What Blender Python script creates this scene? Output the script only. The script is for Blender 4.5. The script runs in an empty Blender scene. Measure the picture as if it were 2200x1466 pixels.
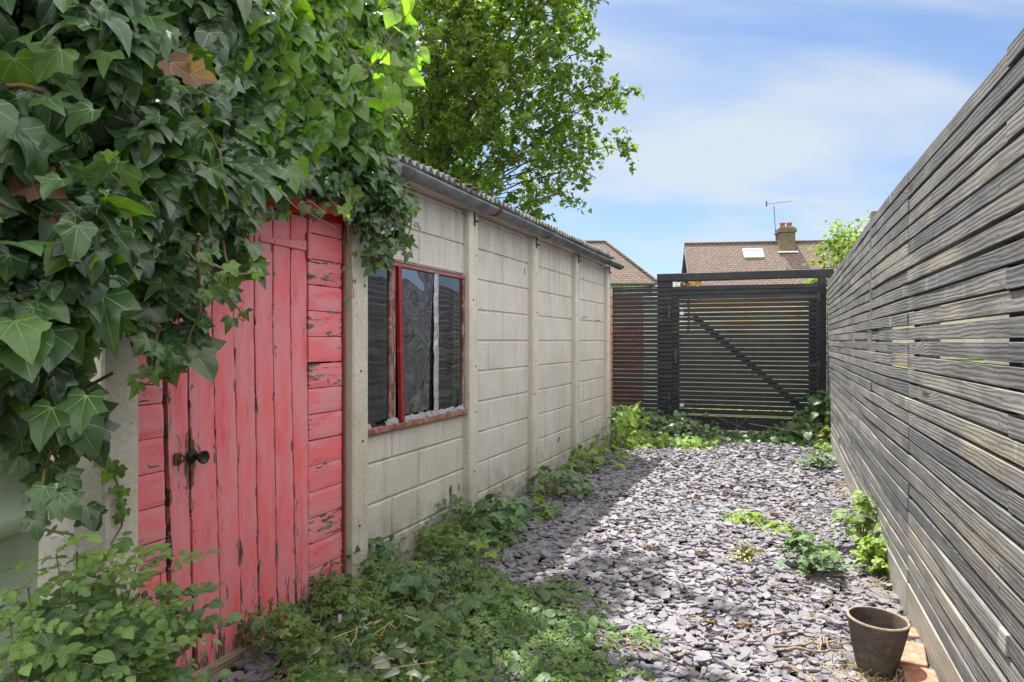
import bpy, math, random
import numpy as np
from mathutils import Vector, Matrix
random.seed(7); rng = np.random.default_rng(7)
R = math.radians
scene = bpy.context.scene
COL = scene.collection

# ------------------------------------------------------------------ camera
F = 1467.0; CX, CY = 1100.0, 733.0; CH = 1.2
cam_d = bpy.data.cameras.new('camera'); cam = bpy.data.objects.new('camera', cam_d); COL.objects.link(cam)
cam.location = (0, 0, CH); cam.rotation_euler = (R(90), 0, 0)
cam_d.lens = 24.0; cam_d.sensor_width = 36.0; cam_d.clip_start = 0.05; cam_d.clip_end = 2000
scene.camera = cam

# ------------------------------------------------------------------ sun and sky
SX, SY = -0.11, 0.50                        # horizontal components of the direction TO the sun, per unit height
SUN_DIR = Vector((SX, SY, 1)).normalized()
sun_d = bpy.data.lights.new('sun', 'SUN'); sun_d.energy = 3.7; sun_d.angle = R(0.6); sun_d.color = (1, .955, .88)
sun = bpy.data.objects.new('sun', sun_d); COL.objects.link(sun); sun.location = (0, 0, 30)
sun.rotation_euler = SUN_DIR.to_track_quat('Z', 'Y').to_euler()

world = bpy.data.worlds.new('World'); scene.world = world; world.use_nodes = True
wt = world.node_tree; wt.nodes.clear()
wo = wt.nodes.new('ShaderNodeOutputWorld'); bg = wt.nodes.new('ShaderNodeBackground')
sky = wt.nodes.new('ShaderNodeTexSky'); sky.sky_type = 'NISHITA'; sky.sun_disc = False
sky.sun_elevation = math.asin(SUN_DIR.z); sky.sun_rotation = math.atan2(SX, SY)
sky.air_density = 1.0; sky.dust_density = 0.6; sky.ozone_density = 1.6
SKY_STR = 0.06; CLOUD = (4.0, 4.45, 4.9); FILL_CLOUD = (16.2, 15.9, 15.5)
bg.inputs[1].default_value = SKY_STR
tc = wt.nodes.new('ShaderNodeTexCoord')
sep = wt.nodes.new('ShaderNodeSeparateXYZ'); wt.links.new(tc.outputs['Generated'], sep.inputs[0])
def wm(op, a, b=None, clamp=False):
    n = wt.nodes.new('ShaderNodeMath'); n.operation = op; n.use_clamp = clamp
    for i, v in enumerate((a, b)):
        if v is None: continue
        if isinstance(v, (int, float)): n.inputs[i].default_value = v
        else: wt.links.new(v, n.inputs[i])
    return n.outputs[0]
zz = wm('ADD', wm('MAXIMUM', sep.outputs[2], 0.0), 0.28)
cmb = wt.nodes.new('ShaderNodeCombineXYZ')
wt.links.new(wm('DIVIDE', sep.outputs[0], zz), cmb.inputs[0]); wt.links.new(wm('DIVIDE', sep.outputs[1], zz), cmb.inputs[1])
mp = wt.nodes.new('ShaderNodeMapping'); wt.links.new(cmb.outputs[0], mp.inputs[0])
mp.inputs['Rotation'].default_value = (0, 0, R(35)); mp.inputs['Scale'].default_value = (0.8, 1.7, 1); mp.inputs['Location'].default_value = (2.541, -0.137, 0)
cn = wt.nodes.new('ShaderNodeTexNoise'); wt.links.new(mp.outputs[0], cn.inputs[0])
cn.inputs['Scale'].default_value = 1.25; cn.inputs['Detail'].default_value = 9; cn.inputs['Roughness'].default_value = .5; cn.inputs['Distortion'].default_value = .35
cr = wt.nodes.new('ShaderNodeMapRange'); wt.links.new(cn.outputs[0], cr.inputs[0]); cr.interpolation_type = 'SMOOTHSTEP'
cr.inputs[1].default_value = .36; cr.inputs[2].default_value = .66
cr.inputs[3].default_value = .10; cr.inputs[4].default_value = .90
mixc = wt.nodes.new('ShaderNodeMix'); mixc.data_type = 'RGBA'
wt.links.new(cr.outputs[0], mixc.inputs[0]); tint = wt.nodes.new('ShaderNodeMix'); tint.data_type = 'RGBA'; tint.blend_type = 'MULTIPLY'; tint.inputs[0].default_value = 1
wt.links.new(sky.outputs[0], tint.inputs[6]); tint.inputs[7].default_value = (.64, .74, .86, 1); wt.links.new(tint.outputs[2], mixc.inputs[6]); mixc.inputs[7].default_value = (*CLOUD, 1)
# bright cloud added overhead and behind the viewpoint to fill the shade
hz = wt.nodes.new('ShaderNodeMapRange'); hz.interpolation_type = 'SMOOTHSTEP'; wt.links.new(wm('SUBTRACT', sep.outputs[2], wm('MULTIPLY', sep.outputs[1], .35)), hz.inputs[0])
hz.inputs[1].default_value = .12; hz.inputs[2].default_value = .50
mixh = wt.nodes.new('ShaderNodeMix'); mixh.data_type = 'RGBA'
wt.links.new(wm('MULTIPLY', hz.outputs[0], wm('ADD', wm('MULTIPLY', cn.outputs[0], .5), .6), True), mixh.inputs[0]); wt.links.new(mixc.outputs[2], mixh.inputs[6]); mixh.inputs[7].default_value = (*FILL_CLOUD, 1)
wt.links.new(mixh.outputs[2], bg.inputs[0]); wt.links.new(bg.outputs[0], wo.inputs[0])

vs = scene.view_settings; scene.display_settings.display_device = 'sRGB'
vs.view_transform = 'Standard'; vs.look = 'None'; vs.gamma = 1; vs.exposure = 1.62; vs.use_curve_mapping = False
scene.render.engine = 'CYCLES'
cy = scene.cycles; cy.max_bounces = 8; cy.diffuse_bounces = 4; cy.glossy_bounces = 3; cy.transmission_bounces = 6; cy.transparent_max_bounces = 12
cy.caustics_reflective = False; cy.caustics_refractive = False

# ------------------------------------------------------------------ node helper
class NT:
    def __init__(s, name):
        s.m = bpy.data.materials.new(name); s.m.use_nodes = True; s.t = s.m.node_tree; s.t.nodes.clear()
        s.out = s.t.nodes.new('ShaderNodeOutputMaterial')
    def n(s, typ, ins=None, **props):
        nd = s.t.nodes.new('ShaderNode' + typ)
        for k, v in props.items(): setattr(nd, k, v)
        for k, v in (ins or {}).items():
            if isinstance(v, bpy.types.NodeSocket): s.t.links.new(v, nd.inputs[k])
            else:
                if isinstance(v, tuple) and len(v) == 3 and nd.inputs[k].type == 'RGBA': v = (*v, 1)
                nd.inputs[k].default_value = v
        return nd
    def math(s, op, a, b=None, c=None, clamp=False):
        ins = {0: a}
        if b is not None: ins[1] = b
        if c is not None: ins[2] = c
        return s.n('Math', ins, operation=op, use_clamp=clamp).outputs[0]
    def mix(s, f, a, b, mode='MIX'):
        return s.n('Mix', {0: f, 6: a, 7: b}, data_type='RGBA', blend_type=mode).outputs[2]
    def attr(s, name):
        return s.n('Attribute', attribute_name=name)
    def noise(s, vec, scale, detail=4, rough=.5, dist=0.0):
        i = {'Scale': scale, 'Detail': detail, 'Roughness': rough, 'Distortion': dist}
        if vec is not None: i[0] = vec
        return s.n('TexNoise', i).outputs[0]
    def map(s, vec, scale=(1, 1, 1), loc=(0, 0, 0), rot=(0, 0, 0)):
        return s.n('Mapping', {0: vec, 'Scale': scale, 'Location': loc, 'Rotation': rot}).outputs[0]
    def rng(s, v, a, b, c=0.0, d=1.0, smooth=True):
        return s.n('MapRange', {0: v, 1: a, 2: b, 3: c, 4: d}, interpolation_type='SMOOTHSTEP' if smooth else 'LINEAR').outputs[0]
    def bump(s, h, strength=.3, dist=.01, normal=None):
        i = {'Height': h, 'Strength': strength, 'Distance': dist}
        if normal is not None: i['Normal'] = normal
        return s.n('Bump', i).outputs[0]
    def pbr(s, col, rough=.6, normal=None, metal=0.0, spec=.5, **kw):
        i = {'Base Color': col, 'Roughness': rough, 'Metallic': metal, 'Specular IOR Level': spec}
        if normal is not None: i['Normal'] = normal
        i.update(kw)
        return s.n('BsdfPrincipled', i).outputs[0]
    def done(s, sh):
        s.t.links.new(sh, s.out.inputs[0]); return s.m
    def obj(s): return s.n('TexCoord').outputs['Object']

M = {}
def mat_concrete(name, base, dark, warm, pits=1.0):
    t = NT(name); o = t.obj()
    big = t.noise(o, 1.9, 6, .6, .4); fine = t.noise(o, 60, 5, .7); mid = t.noise(o, 9, 6, .65)
    streak = t.noise(t.map(o, (5.5, 5.5, .7)), 2.2, 6, .6)
    c = t.mix(t.rng(big, .35, .7), base, warm)
    c = t.mix(t.rng(streak, .50, .72, 0, .40), c, dark)
    c = t.mix(t.rng(mid, .56, .76, 0, .35), c, dark)
    zo = t.n('SeparateXYZ', {0: o}).outputs[2]
    drip = t.noise(t.map(o, (9, 9, .5), (1, 1, 3)), 2.0, 5, .6)
    c = t.mix(t.math('MULTIPLY', t.rng(zo, 1.60, 2.06, 0, 1), t.rng(drip, .40, .62, 0, .38)), c, (.16, .15, .13))
    c = t.mix(t.math('MULTIPLY', t.rng(zo, .42, .0, 0, 1), t.rng(mid, .35, .6, 0, .65)), c, (.15, .155, .10))
    rust = t.noise(t.map(o, (7, 7, .35), (2, 7, 0)), 2.4, 4, .5)
    c = t.mix(t.math('MULTIPLY', t.rng(rust, .64, .72, 0, .45), t.rng(zo, .9, .4, 0, 1)), c, (.36, .25, .13))
    pale = t.noise(t.map(o, (1, 1, 1), (5, 2, 1)), 5, 7, .7)
    c = t.mix(t.rng(pale, .56, .72, 0, .30), c, (.50, .485, .45))
    c = t.mix(t.rng(fine, .3, .7, 0, .28), c, dark, 'MULTIPLY')
    vor = t.n('TexVoronoi', {0: t.map(o, (1, 1, 1.5)), 'Scale': 38.0, 'Randomness': 1.0}).outputs['Distance']
    holes = t.math('MULTIPLY', t.rng(vor, .05, .17, 1, 0), t.rng(t.noise(o, 9, 3), .54, .64))
    c = t.mix(t.math('MULTIPLY', holes, .75 * pits, clamp=True), c, (.06, .055, .05))
    h = t.math('SUBTRACT', t.math('ADD', t.math('MULTIPLY', fine, .5), t.math('MULTIPLY', mid, .7)), t.math('MULTIPLY', holes, 1.2))
    M[name] = t.done(t.pbr(c, .88, t.bump(h, .55, .006), spec=.25))
mat_concrete('panel_concrete', (.56, .535, .485), (.27, .26, .235), (.47, .45, .40))
mat_concrete('post_concrete', (.50, .47, .40), (.27, .25, .205), (.58, .555, .49), 1.4)

def mat_paint(name, c_main, c_dull, c_deep):
    t = NT(name); g = t.attr('gc').outputs['Vector']; w = t.attr('wear').outputs['Fac']
    big = t.noise(t.map(g, (1.6, 5, 1)), 2.0, 5, .6)
    c = t.mix(t.rng(big, .3, .7), c_main, c_dull)
    c = t.mix(t.rng(t.noise(t.map(g, (2, 9, 1), (3, 1, 4)), 2.2, 6, .6), .5, .78, 0, .75), c, c_deep)
    c = t.mix(t.rng(t.noise(t.map(g, (1.0, 7, 1), (8, 5, 4)), 1.6, 5, .65, .3), .55, .82, 0, .45), c, (.42, .22, .27))
    grain = t.noise(t.map(g, (4, 70, 1)), 1.6, 6, .6)
    chip_n = t.noise(t.map(g, (2.6, 13, 1), (0, 0, 7)), 3.4, 9, .62, .5)
    thr = t.math('SUBTRACT', .690, t.math('MULTIPLY', w, .38))
    chip = t.rng(t.math('SUBTRACT', chip_n, thr), 0, .012, smooth=False)
    edge = t.math('SUBTRACT', t.rng(t.math('SUBTRACT', chip_n, thr), -.022, -.004), chip, clamp=True)
    under = t.mix(t.rng(t.noise(t.map(g, (4, 18, 1)), 3, 6, .6), .42, .58), (.19, .035, .03), (.27, .245, .21))
    under = t.mix(t.rng(grain, .35, .6), (.07, .055, .05), under)
    speck = t.n('TexVoronoi', {0: t.map(g, (1, 1, 1)), 'Scale': 16.0}).outputs['Distance']
    spk = t.math('MULTIPLY', t.rng(speck, .035, .06, 1, 0), t.rng(t.noise(g, 5, 2), .48, .55))
    c = t.mix(t.math('MULTIPLY', edge, .55), c, (.60, .32, .34))
    c = t.mix(t.math('MULTIPLY', spk, .8), c, (.15, .07, .06))
    c = t.mix(chip, c, under)
    h = t.math('ADD', t.math('MULTIPLY', t.math('SUBTRACT', 1.0, chip), .8), t.math('MULTIPLY', grain, .30))
    h = t.math('SUBTRACT', h, t.math('MULTIPLY', spk, .5))
    rough = t.mix(chip, (.46, .46, .46), (.9, .9, .9))
    M[name] = t.done(t.pbr(c, rough, t.bump(h, .5, .004), spec=.4))
mat_paint('red_paint', (.70, .140, .155), (.60, .24, .27), (.57, .07, .08))
mat_paint('worn_red_paint', (.26, .06, .055), (.30, .13, .115), (.16, .03, .028))
mat_paint('bright_red_paint', (.25, .014, .018), (.20, .022, .022), (.13, .01, .012))

mat_paint('vivid_red_paint', (.55, .02, .028), (.42, .03, .035), (.30, .02, .02))
def mat_wood(name, lo, mid_, hi, warm, wamt=.3, rough=.8, bump=.6, ringfreq=30, tone=False):
    t = NT(name); g = t.attr('gc').outputs['Vector']
    dist = t.noise(t.map(g, (1.3, 6, 1)), 1.5, 3, .55)
    sp = t.n('SeparateXYZ', {0: g})
    knot = t.n('TexVoronoi', {0: t.map(g, (1.15, 6, 1)), 'Scale': 1.0}).outputs['Distance']
    kn = t.rng(knot, .0, .32, 1, 0)
    ph = t.math('ADD', t.math('MULTIPLY', sp.outputs[1], ringfreq * 15.0), t.math('MULTIPLY', dist, 20.0))
    ph = t.math('ADD', ph, t.math('MULTIPLY', kn, 15.0))
    ring = t.math('ADD', t.math('MULTIPLY', t.math('SINE', ph), .5), .5)
    fine = t.noise(t.map(g, (5, 130, 30)), 1.5, 5, .7)
    blot = t.noise(t.map(g, (2.2, 7, 1), (4, 4, 4)), 1.3, 6, .65)
    wr = t.noise(t.map(g, (.9, 2.5, 3), (9, 4, 1)), 1.4, 4, .55)
    c = t.mix(t.rng(blot, .3, .72), lo, mid_)
    c = t.mix(t.math('MULTIPLY', ring, .22), c, hi)
    c = t.mix(t.rng(wr, .50, .66, 0, wamt), c, warm)
    c = t.mix(t.rng(fine, .42, .66, 0, .55), c, lo)
    sg = t.n('TexNoise', {0: t.map(g, (7, 1.5, 3)), 'Scale': 1.0, 'Detail': 2.0}).outputs[0]
    c = t.mix(t.rng(sg, .67, .74, 0, .45), c, hi)
    c = t.mix(t.rng(knot, .05, .11, .85, 0), c, (.05, .035, .025))
    if tone:                             # every board has weathered to its own grey
        wn = t.n('TexWhiteNoise', {'W': sp.outputs[2]}, noise_dimensions='1D').outputs['Value']
        c = t.mix(1.0, c, t.n('CombineColor', {0: t.rng(wn, 0, 1, .58, 1.22, False), 1: t.rng(wn, 0, 1, .60, 1.20, False), 2: t.rng(wn, 0, 1, .66, 1.15, False)}).outputs[0], 'MULTIPLY')
        ends = t.noise(t.map(g, (.55, .2, 1), (2, 2, 2)), 2.0, 5, .6)
        c = t.mix(t.rng(ends, .50, .70, 0, .45), c, (.07, .07, .072))
    h = t.math('ADD', t.math('MULTIPLY', ring, .5), t.math('MULTIPLY', fine, .9))
    M[name] = t.done(t.pbr(c, rough, t.bump(h, bump, .0035), spec=.3))
mat_wood('grey_timber', (.075, .075, .080), (.21, .208, .205), (.40, .39, .375), (.34, .30, .23), .42, .74, .45, tone=True)
mat_wood('dark_timber', (.013, .015, .019), (.028, .031, .038), (.05, .053, .060), (.075, .075, .045), .4, .62, .3)
mat_wood('pale_base_timber', (.15, .145, .13), (.33, .32, .285), (.45, .435, .40), (.36, .34, .24), .4, .8, .4)
mat_wood('raw_timber', (.16, .12, .085), (.28, .22, .16), (.36, .30, .22), (.33, .25, .16), .4)
mat_wood('new_timber', (.50, .28, .11), (.60, .36, .16), (.68, .44, .22), (.6, .34, .14), .4)
mat_wood('pale_fence_timber', (.22, .19, .16), (.33, .29, .25), (.40, .36, .31), (.40, .34, .27), .4)
mat_wood('bark_timber', (.05, .04, .03), (.13, .10, .075), (.22, .18, .13), (.2, .14, .09), .4, .9, .9)

def simple(name, col, rough=.6, metal=0.0, nscale=20, amt=.35, bump=.2, col2=None, spec=.4):
    t = NT(name); o = t.obj(); nz = t.noise(o, nscale, 6, .6)
    c2 = col2 or tuple(v * .45 for v in col)
    c = t.mix(t.rng(nz, .35, .75, 0, amt if not col2 else 1), col, c2)
    M[name] = t.done(t.pbr(c, rough, t.bump(nz, bump, .003), metal=metal, spec=spec))
simple('galvanised', (.20, .215, .235), .5, .5, 9, 1, .2, (.085, .09, .10))
simple('dark_iron', (.035, .032, .03), .5, .6, 40)
simple('rust_iron', (.12, .055, .035), .8, .3, 50)
simple('asbestos', (.30, .30, .29), .9, 0, 14, 1, .6, (.10, .10, .095))
simple('moss_dry', (.15, .085, .02), .95, 0, 60, 1, .8, (.06, .045, .015))
simple('blue_plastic', (.03, .07, .22), .4)
simple('green_plastic', (.42, .52, .38), .45, 0, 3, 1, .05, (.34, .43, .31))
simple('putty', (.28, .28, .285), .7, 0, 80, 1, 1.0, (.14, .14, .145))
simple('foil_tape', (.58, .58, .60), .35, .6, 60, 1, 1.0, (.30, .30, .32))
simple('white_frame', (.75, .75, .74), .5)
simple('clay_pot', (.40, .13, .08), .8)
simple('render_wall', (.46, .41, .34), .9, 0, 3)
simple('dark_inside', (.018, .018, .020), .9)  # near-black colour standing in for the shade inside the shed
simple('cream_plastic', (.62, .58, .50), .5)
simple('charcoal_metal', (.05, .052, .058), .4)
simple('sill_red', (.17, .05, .035), .75, 0, 30, 1, .8, (.33, .20, .15))
simple('soil', (.085, .065, .05), .95, 0, 12, 1, 1.0, (.05, .045, .042))
simple('straw', (.52, .42, .24), .9, 0, 30, 1, .1, (.34, .25, .14))
simple('twig_bark', (.30, .23, .17), .9, 0, 40, 1, .6, (.15, .11, .08))
simple('stem_green', (.16, .20, .06), .6, 0, 12, 1, .1, (.16, .09, .05))
simple('ivy_stem', (.20, .13, .07), .8, 0, 20, 1, .4, (.12, .12, .05))
simple('tree_bark', (.075, .06, .048), .9, 0, 20, 1, .9, (.035, .03, .026))
simple('flower_yellow', (.60, .55, .05), .6)

def mat_pot():
    t = NT('pot_stone'); o = t.obj()
    sw = t.noise(t.map(o, (4, 4, 9)), 2.2, 7, .65, 2.5)
    c = t.mix(t.rng(sw, .3, .65), (.050, .042, .036), (.105, .085, .067))
    sw2 = t.noise(t.map(o, (6, 6, 13), (3, 1, 2), (.4, .5, 0)), 2.4, 8, .6, 3.0)
    c = t.mix(t.rng(sw2, .54, .64, 0, .6), c, (.17, .14, .11))
    M['pot_stone'] = t.done(t.pbr(c, .75, t.bump(sw2, .2, .003), spec=.3))
mat_pot()
def mat_brick(name, c1, c2, mortar, scale, bw=.5, rh=.25, ms=.02):
    t = NT(name); o = t.obj()
    b = t.n('TexBrick', {'Vector': t.attr('bc').outputs['Vector'], 'Color1': (*c1, 1), 'Color2': (*c2, 1), 'Mortar': (*mortar, 1), 'Scale': scale, 'Mortar Size': ms, 'Brick Width': bw, 'Row Height': rh, 'Bias': 0.0})
    n = t.noise(o, .8, 7, .65)
    c = t.mix(t.rng(n, .35, .7, 0, .5), b.outputs['Color'], tuple(v * .6 for v in c1))
    n2 = t.noise(o, 7, 5, .6)
    c = t.mix(t.rng(n2, .4, .7, 0, .45), c, tuple(min(1, v * 1.5) for v in c2))
    M[name] = t.done(t.pbr(c, .9, t.bump(b.outputs['Fac'], -.5, .01), spec=.2))
mat_brick('brickwork', (.38, .13, .075), (.30, .10, .06), (.38, .33, .28), 1.0, .225, .075, .008)
mat_brick('roof_tiles', (.19, .145, .125), (.125, .095, .08), (.05, .035, .03), 1.0, .33, .20, .035)
mat_brick('chimney_brick', (.10, .08, .055), (.15, .115, .075), (.15, .13, .10), 1.0, .225, .075, .01)
def mat_loose_brick():
    t = NT('loose_brick'); o = t.obj(); n = t.noise(o, 22, 8, .7)
    c = t.mix(t.rng(n, .38, .66), (.36, .16, .10), (.46, .30, .22))
    M['loose_brick'] = t.done(t.pbr(c, .9, t.bump(n, .7, .004), spec=.2))
mat_loose_brick()
def mat_glass(name, wob, dist, tint=(.02, .022, .028), rough=.03, refl=.10):
    t = NT(name); o = t.obj()
    n = t.noise(o, wob, 0.0, .4, .8)
    nrm = t.bump(n, 1.0, dist)
    gl = t.n('BsdfGlossy', {'Color': (.80, .83, .90), 'Roughness': rough, 'Normal': nrm}).outputs[0]
    tr = t.n('BsdfTransparent', {'Color': (.55, .57, .6)}).outputs[0]
    df = t.n('BsdfDiffuse', {'Color': tint}).outputs[0]
    body = t.n('MixShader', {0: .45, 1: tr, 2: df}).outputs[0]
    fr = t.n('LayerWeight', {'Blend': .35, 'Normal': nrm}).outputs['Fresnel']
    f = t.math('ADD', t.math('MULTIPLY', fr, .8), refl, clamp=True)
    dirt = t.rng(t.noise(o, 9, 7, .7), .6, .85, 0, .25)
    s1 = t.n('MixShader', {0: f, 1: body, 2: gl}).outputs[0]
    ds = t.n('BsdfDiffuse', {'Color': (.35, .35, .36)}).outputs[0]
    M[name] = t.done(t.n('MixShader', {0: dirt, 1: s1, 2: ds}).outputs[0])
mat_glass('window_glass', 3, .003)
mat_glass('plastic_film', 4.5, .012, (.028, .033, .05), refl=.22)
def mat_skyglass():
    t = NT('skylight_glass'); M['skylight_glass'] = t.done(t.pbr((.35, .40, .47), .15, spec=.8))
mat_skyglass()

def mat_slate():
    t = NT('slate'); g = t.attr('lc'); sp = t.n('SeparateXYZ', {0: g.outputs['Vector']}); o = t.obj()
    r = sp.outputs[2]
    cr = t.n('ValToRGB', {0: r}); e = cr.color_ramp
    e.elements[0].color = (.10, .097, .12, 1); e.elements[1].color = (.235, .222, .245, 1)
    for p, c in ((.25, (.135, .127, .147)), (.5, (.195, .182, .206)), (.75, (.152, .16, .188)), (.9, (.215, .195, .212))):
        x = e.elements.new(p); x.color = (*c, 1)
    n = t.noise(o, 45, 6, .65)
    c = t.mix(t.rng(n, .3, .7, 0, .4), cr.outputs[0], (.12, .11, .12))
    n2 = t.noise(o, 2.5, 5, .6)
    c = t.mix(t.rng(n2, .5, .75, 0, .25), c, (.26, .235, .20))
    M['slate'] = t.done(t.pbr(c, .62, t.bump(n, .25, .003), spec=.35))
mat_slate()
def mat_grass():
    t = NT('grass_ground'); o = t.obj(); n = t.noise(o, 6, 8, .7)
    c = t.mix(t.rng(n, .3, .7), (.05, .10, .02), (.14, .20, .045))
    M['grass_ground'] = t.done(t.pbr(c, .9, t.bump(n, 1, .04), spec=.1))
mat_grass()

def mat_leaf(name, dark, mid_, young, veins=(), vein_col=(.20, .30, .12), vein_w=.014, trans=.3, rough=.38, tr_gain=1.0, spec=.4, spots=0.0, trans_age=0.0):
    t = NT(name); a = t.n('SeparateXYZ', {0: t.attr('lc').outputs['Vector']})
    u, v, r = a.outputs; ag = t.attr('age').outputs['Fac']
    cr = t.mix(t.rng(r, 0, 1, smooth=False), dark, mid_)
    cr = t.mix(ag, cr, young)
    o = t.obj(); nz = t.noise(o, 45, 3, .6)
    cr = t.mix(t.rng(nz, .4, .75, 0, .25), cr, dark)
    if spots:
        c3 = t.noise(o, 14, 5, .6); cr = t.mix(t.rng(c3, .64, .72, 0, spots), cr, (.22, .17, .04))
    nrm = None
    base = cr
    if veins:
        au = t.math('ABSOLUTE', u); tot = None
        for deg in veins:
            sx, cx = math.sin(R(deg)), math.cos(R(deg))
            al = t.math('ADD', t.math('MULTIPLY', au, sx), t.math('MULTIPLY', v, cx))
            pp = t.math('ABSOLUTE', t.math('SUBTRACT', t.math('MULTIPLY', au, cx), t.math('MULTIPLY', v, sx)))
            wd = t.math('MULTIPLY', t.math('SUBTRACT', 1.15, al, clamp=True), vein_w)
            mk = t.math('MULTIPLY', t.rng(t.math('DIVIDE', pp, wd), .6, 1.5, 1, 0), t.math('GREATER_THAN', al, 0.0))
            tot = mk if tot is None else t.math('MAXIMUM', tot, mk)
        # side veins
        side = t.math('SINE', t.math('MULTIPLY', t.math('SUBTRACT', v, t.math('MULTIPLY', au, .9)), 46.0))
        sm = t.rng(side, .93, 1.0, 0, .10)
        vm = t.math('MAXIMUM', tot, sm)
        cr = t.mix(t.math('MULTIPLY', vm, .80), cr, vein_col)
        nrm = t.bump(t.math('SUBTRACT', t.math('MULTIPLY', nz, .4), vm), .35, .004)
    else:
        nrm = t.bump(nz, .3, .004)
    d = t.pbr(cr, rough, nrm, spec=spec)
    tcol = t.mix(.5, cr, tuple(min(1, c * 1.0) for c in young))
    gm = t.n('Mix', {0: 1.0, 6: tcol, 7: (1.6 * tr_gain, 1.9 * tr_gain, .35 * tr_gain, 1)}, data_type='RGBA', blend_type='MULTIPLY').outputs[2]
    tl = t.n('BsdfTranslucent', {0: gm}).outputs[0]
    M[name] = t.done(t.n('MixShader', {0: t.math('ADD', t.math('MULTIPLY', ag, trans_age), trans, clamp=True), 1: d, 2: tl}).outputs[0])
mat_leaf('ivy_leaf', (.012, .032, .014), (.052, .110, .045), (.17, .29, .045), (0, 42, 88), vein_col=(.26, .36, .17), vein_w=.012, tr_gain=1.35, trans=.13, trans_age=.42, rough=.33, spots=.0, spec=.5)
mat_leaf('dead_leaf', (.07, .037, .024), (.12, .068, .04), (.17, .10, .055), (0, 42), (.35, .2, .1), trans=.2, rough=.7)
mat_leaf('maple_leaf', (.026, .058, .018), (.070, .118, .032), (.19, .25, .06), trans=.38, rough=.42, tr_gain=1.15)
mat_leaf('ash_leaf', (.04, .075, .022), (.075, .125, .03), (.18, .26, .05), trans=.48, rough=.5, tr_gain=1.4)
mat_leaf('shrub_leaf', (.030, .070, .032), (.085, .155, .06), (.20, .32, .07), (0,), trans=.28, rough=.5, vein_w=.02)
mat_leaf('cover_leaf', (.028, .068, .022), (.095, .175, .05), (.24, .34, .06), (0,), trans=.3, rough=.55, vein_w=.02)
mat_leaf('blue_weed_leaf', (.045, .10, .055), (.09, .17, .09), (.17, .27, .07), (0, 30), trans=.25, rough=.6)
mat_leaf('lime_weed_leaf', (.08, .15, .03), (.15, .25, .04), (.32, .42, .06), (0, 30), trans=.35, rough=.55)
mat_leaf('bramble_leaf', (.030, .075, .028), (.055, .12, .04), (.14, .22, .05), (0, 35), trans=.25, rough=.5)
mat_leaf('wilted_leaf', (.26, .28, .22), (.36, .39, .32), (.45, .45, .35), (0, 35), (.2, .22, .17), trans=.1, rough=.75)
mat_leaf('brown_shrub_leaf', (.12, .05, .02), (.2, .09, .03), (.3, .15, .04), trans=.3, rough=.6)

# ------------------------------------------------------------------ object helpers
def thing(name, label, cat, loc=(0, 0, 0), rz=0.0, group=None):
    o = bpy.data.objects.new(name, None); COL.objects.link(o); o.empty_display_size = .1
    o.location = loc; o.rotation_euler = (0, 0, rz); tag(o, label, cat, group); return o
def tag(o, label=None, cat=None, group=None, kind=None):
    if label: o['label'] = label
    if cat: o['category'] = cat
    if group: o['group'] = group
    if kind: o['kind'] = kind
    return o
def root_matrix(o):
    m = Matrix.Identity(4)
    while o is not None:
        m = (Matrix.Translation(o.location) @ o.rotation_euler.to_matrix().to_4x4()) @ m; o = o.parent
    return m
def mk_mesh(name, V, tris, mats, parent=None, attrs=None, smooth=False, world=False, midx=None, polys=None):
    V = np.asarray(V, dtype=np.float32).reshape(-1, 3)
    if parent is not None and world:
        mi = np.array(root_matrix(parent).inverted()); V = V @ mi[:3, :3].T + mi[:3, 3]
    me = bpy.data.meshes.new(name)
    if polys is not None:
        me.from_pydata(V.tolist(), [], polys)
    else:
        tris = np.asarray(tris, dtype=np.int32).reshape(-1, 3)
        me.vertices.add(len(V)); me.vertices.foreach_set('co', V.astype(np.float32).ravel())
        me.loops.add(tris.size); me.loops.foreach_set('vertex_index', tris.ravel())
        me.polygons.add(len(tris)); me.polygons.foreach_set('loop_start', np.arange(len(tris), dtype=np.int32) * 3)
        me.update(calc_edges=True)
    for m in (mats if isinstance(mats, (list, tuple)) else [mats]): me.materials.append(M[m])
    if midx is not None: me.polygons.foreach_set('material_index', np.asarray(midx, dtype=np.int32))
    for k, (ty, arr) in (attrs or {}).items():
        at = me.attributes.new(k, ty, 'POINT')
        at.data.foreach_set('vector' if ty == 'FLOAT_VECTOR' else 'value', np.asarray(arr, dtype=np.float32).ravel())
    me.polygons.foreach_set('use_smooth', np.full(len(me.polygons), bool(smooth)))
    me.update()
    o = bpy.data.objects.new(name, me); COL.objects.link(o)
    if parent is not None: o.parent = parent
    return o

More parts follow.
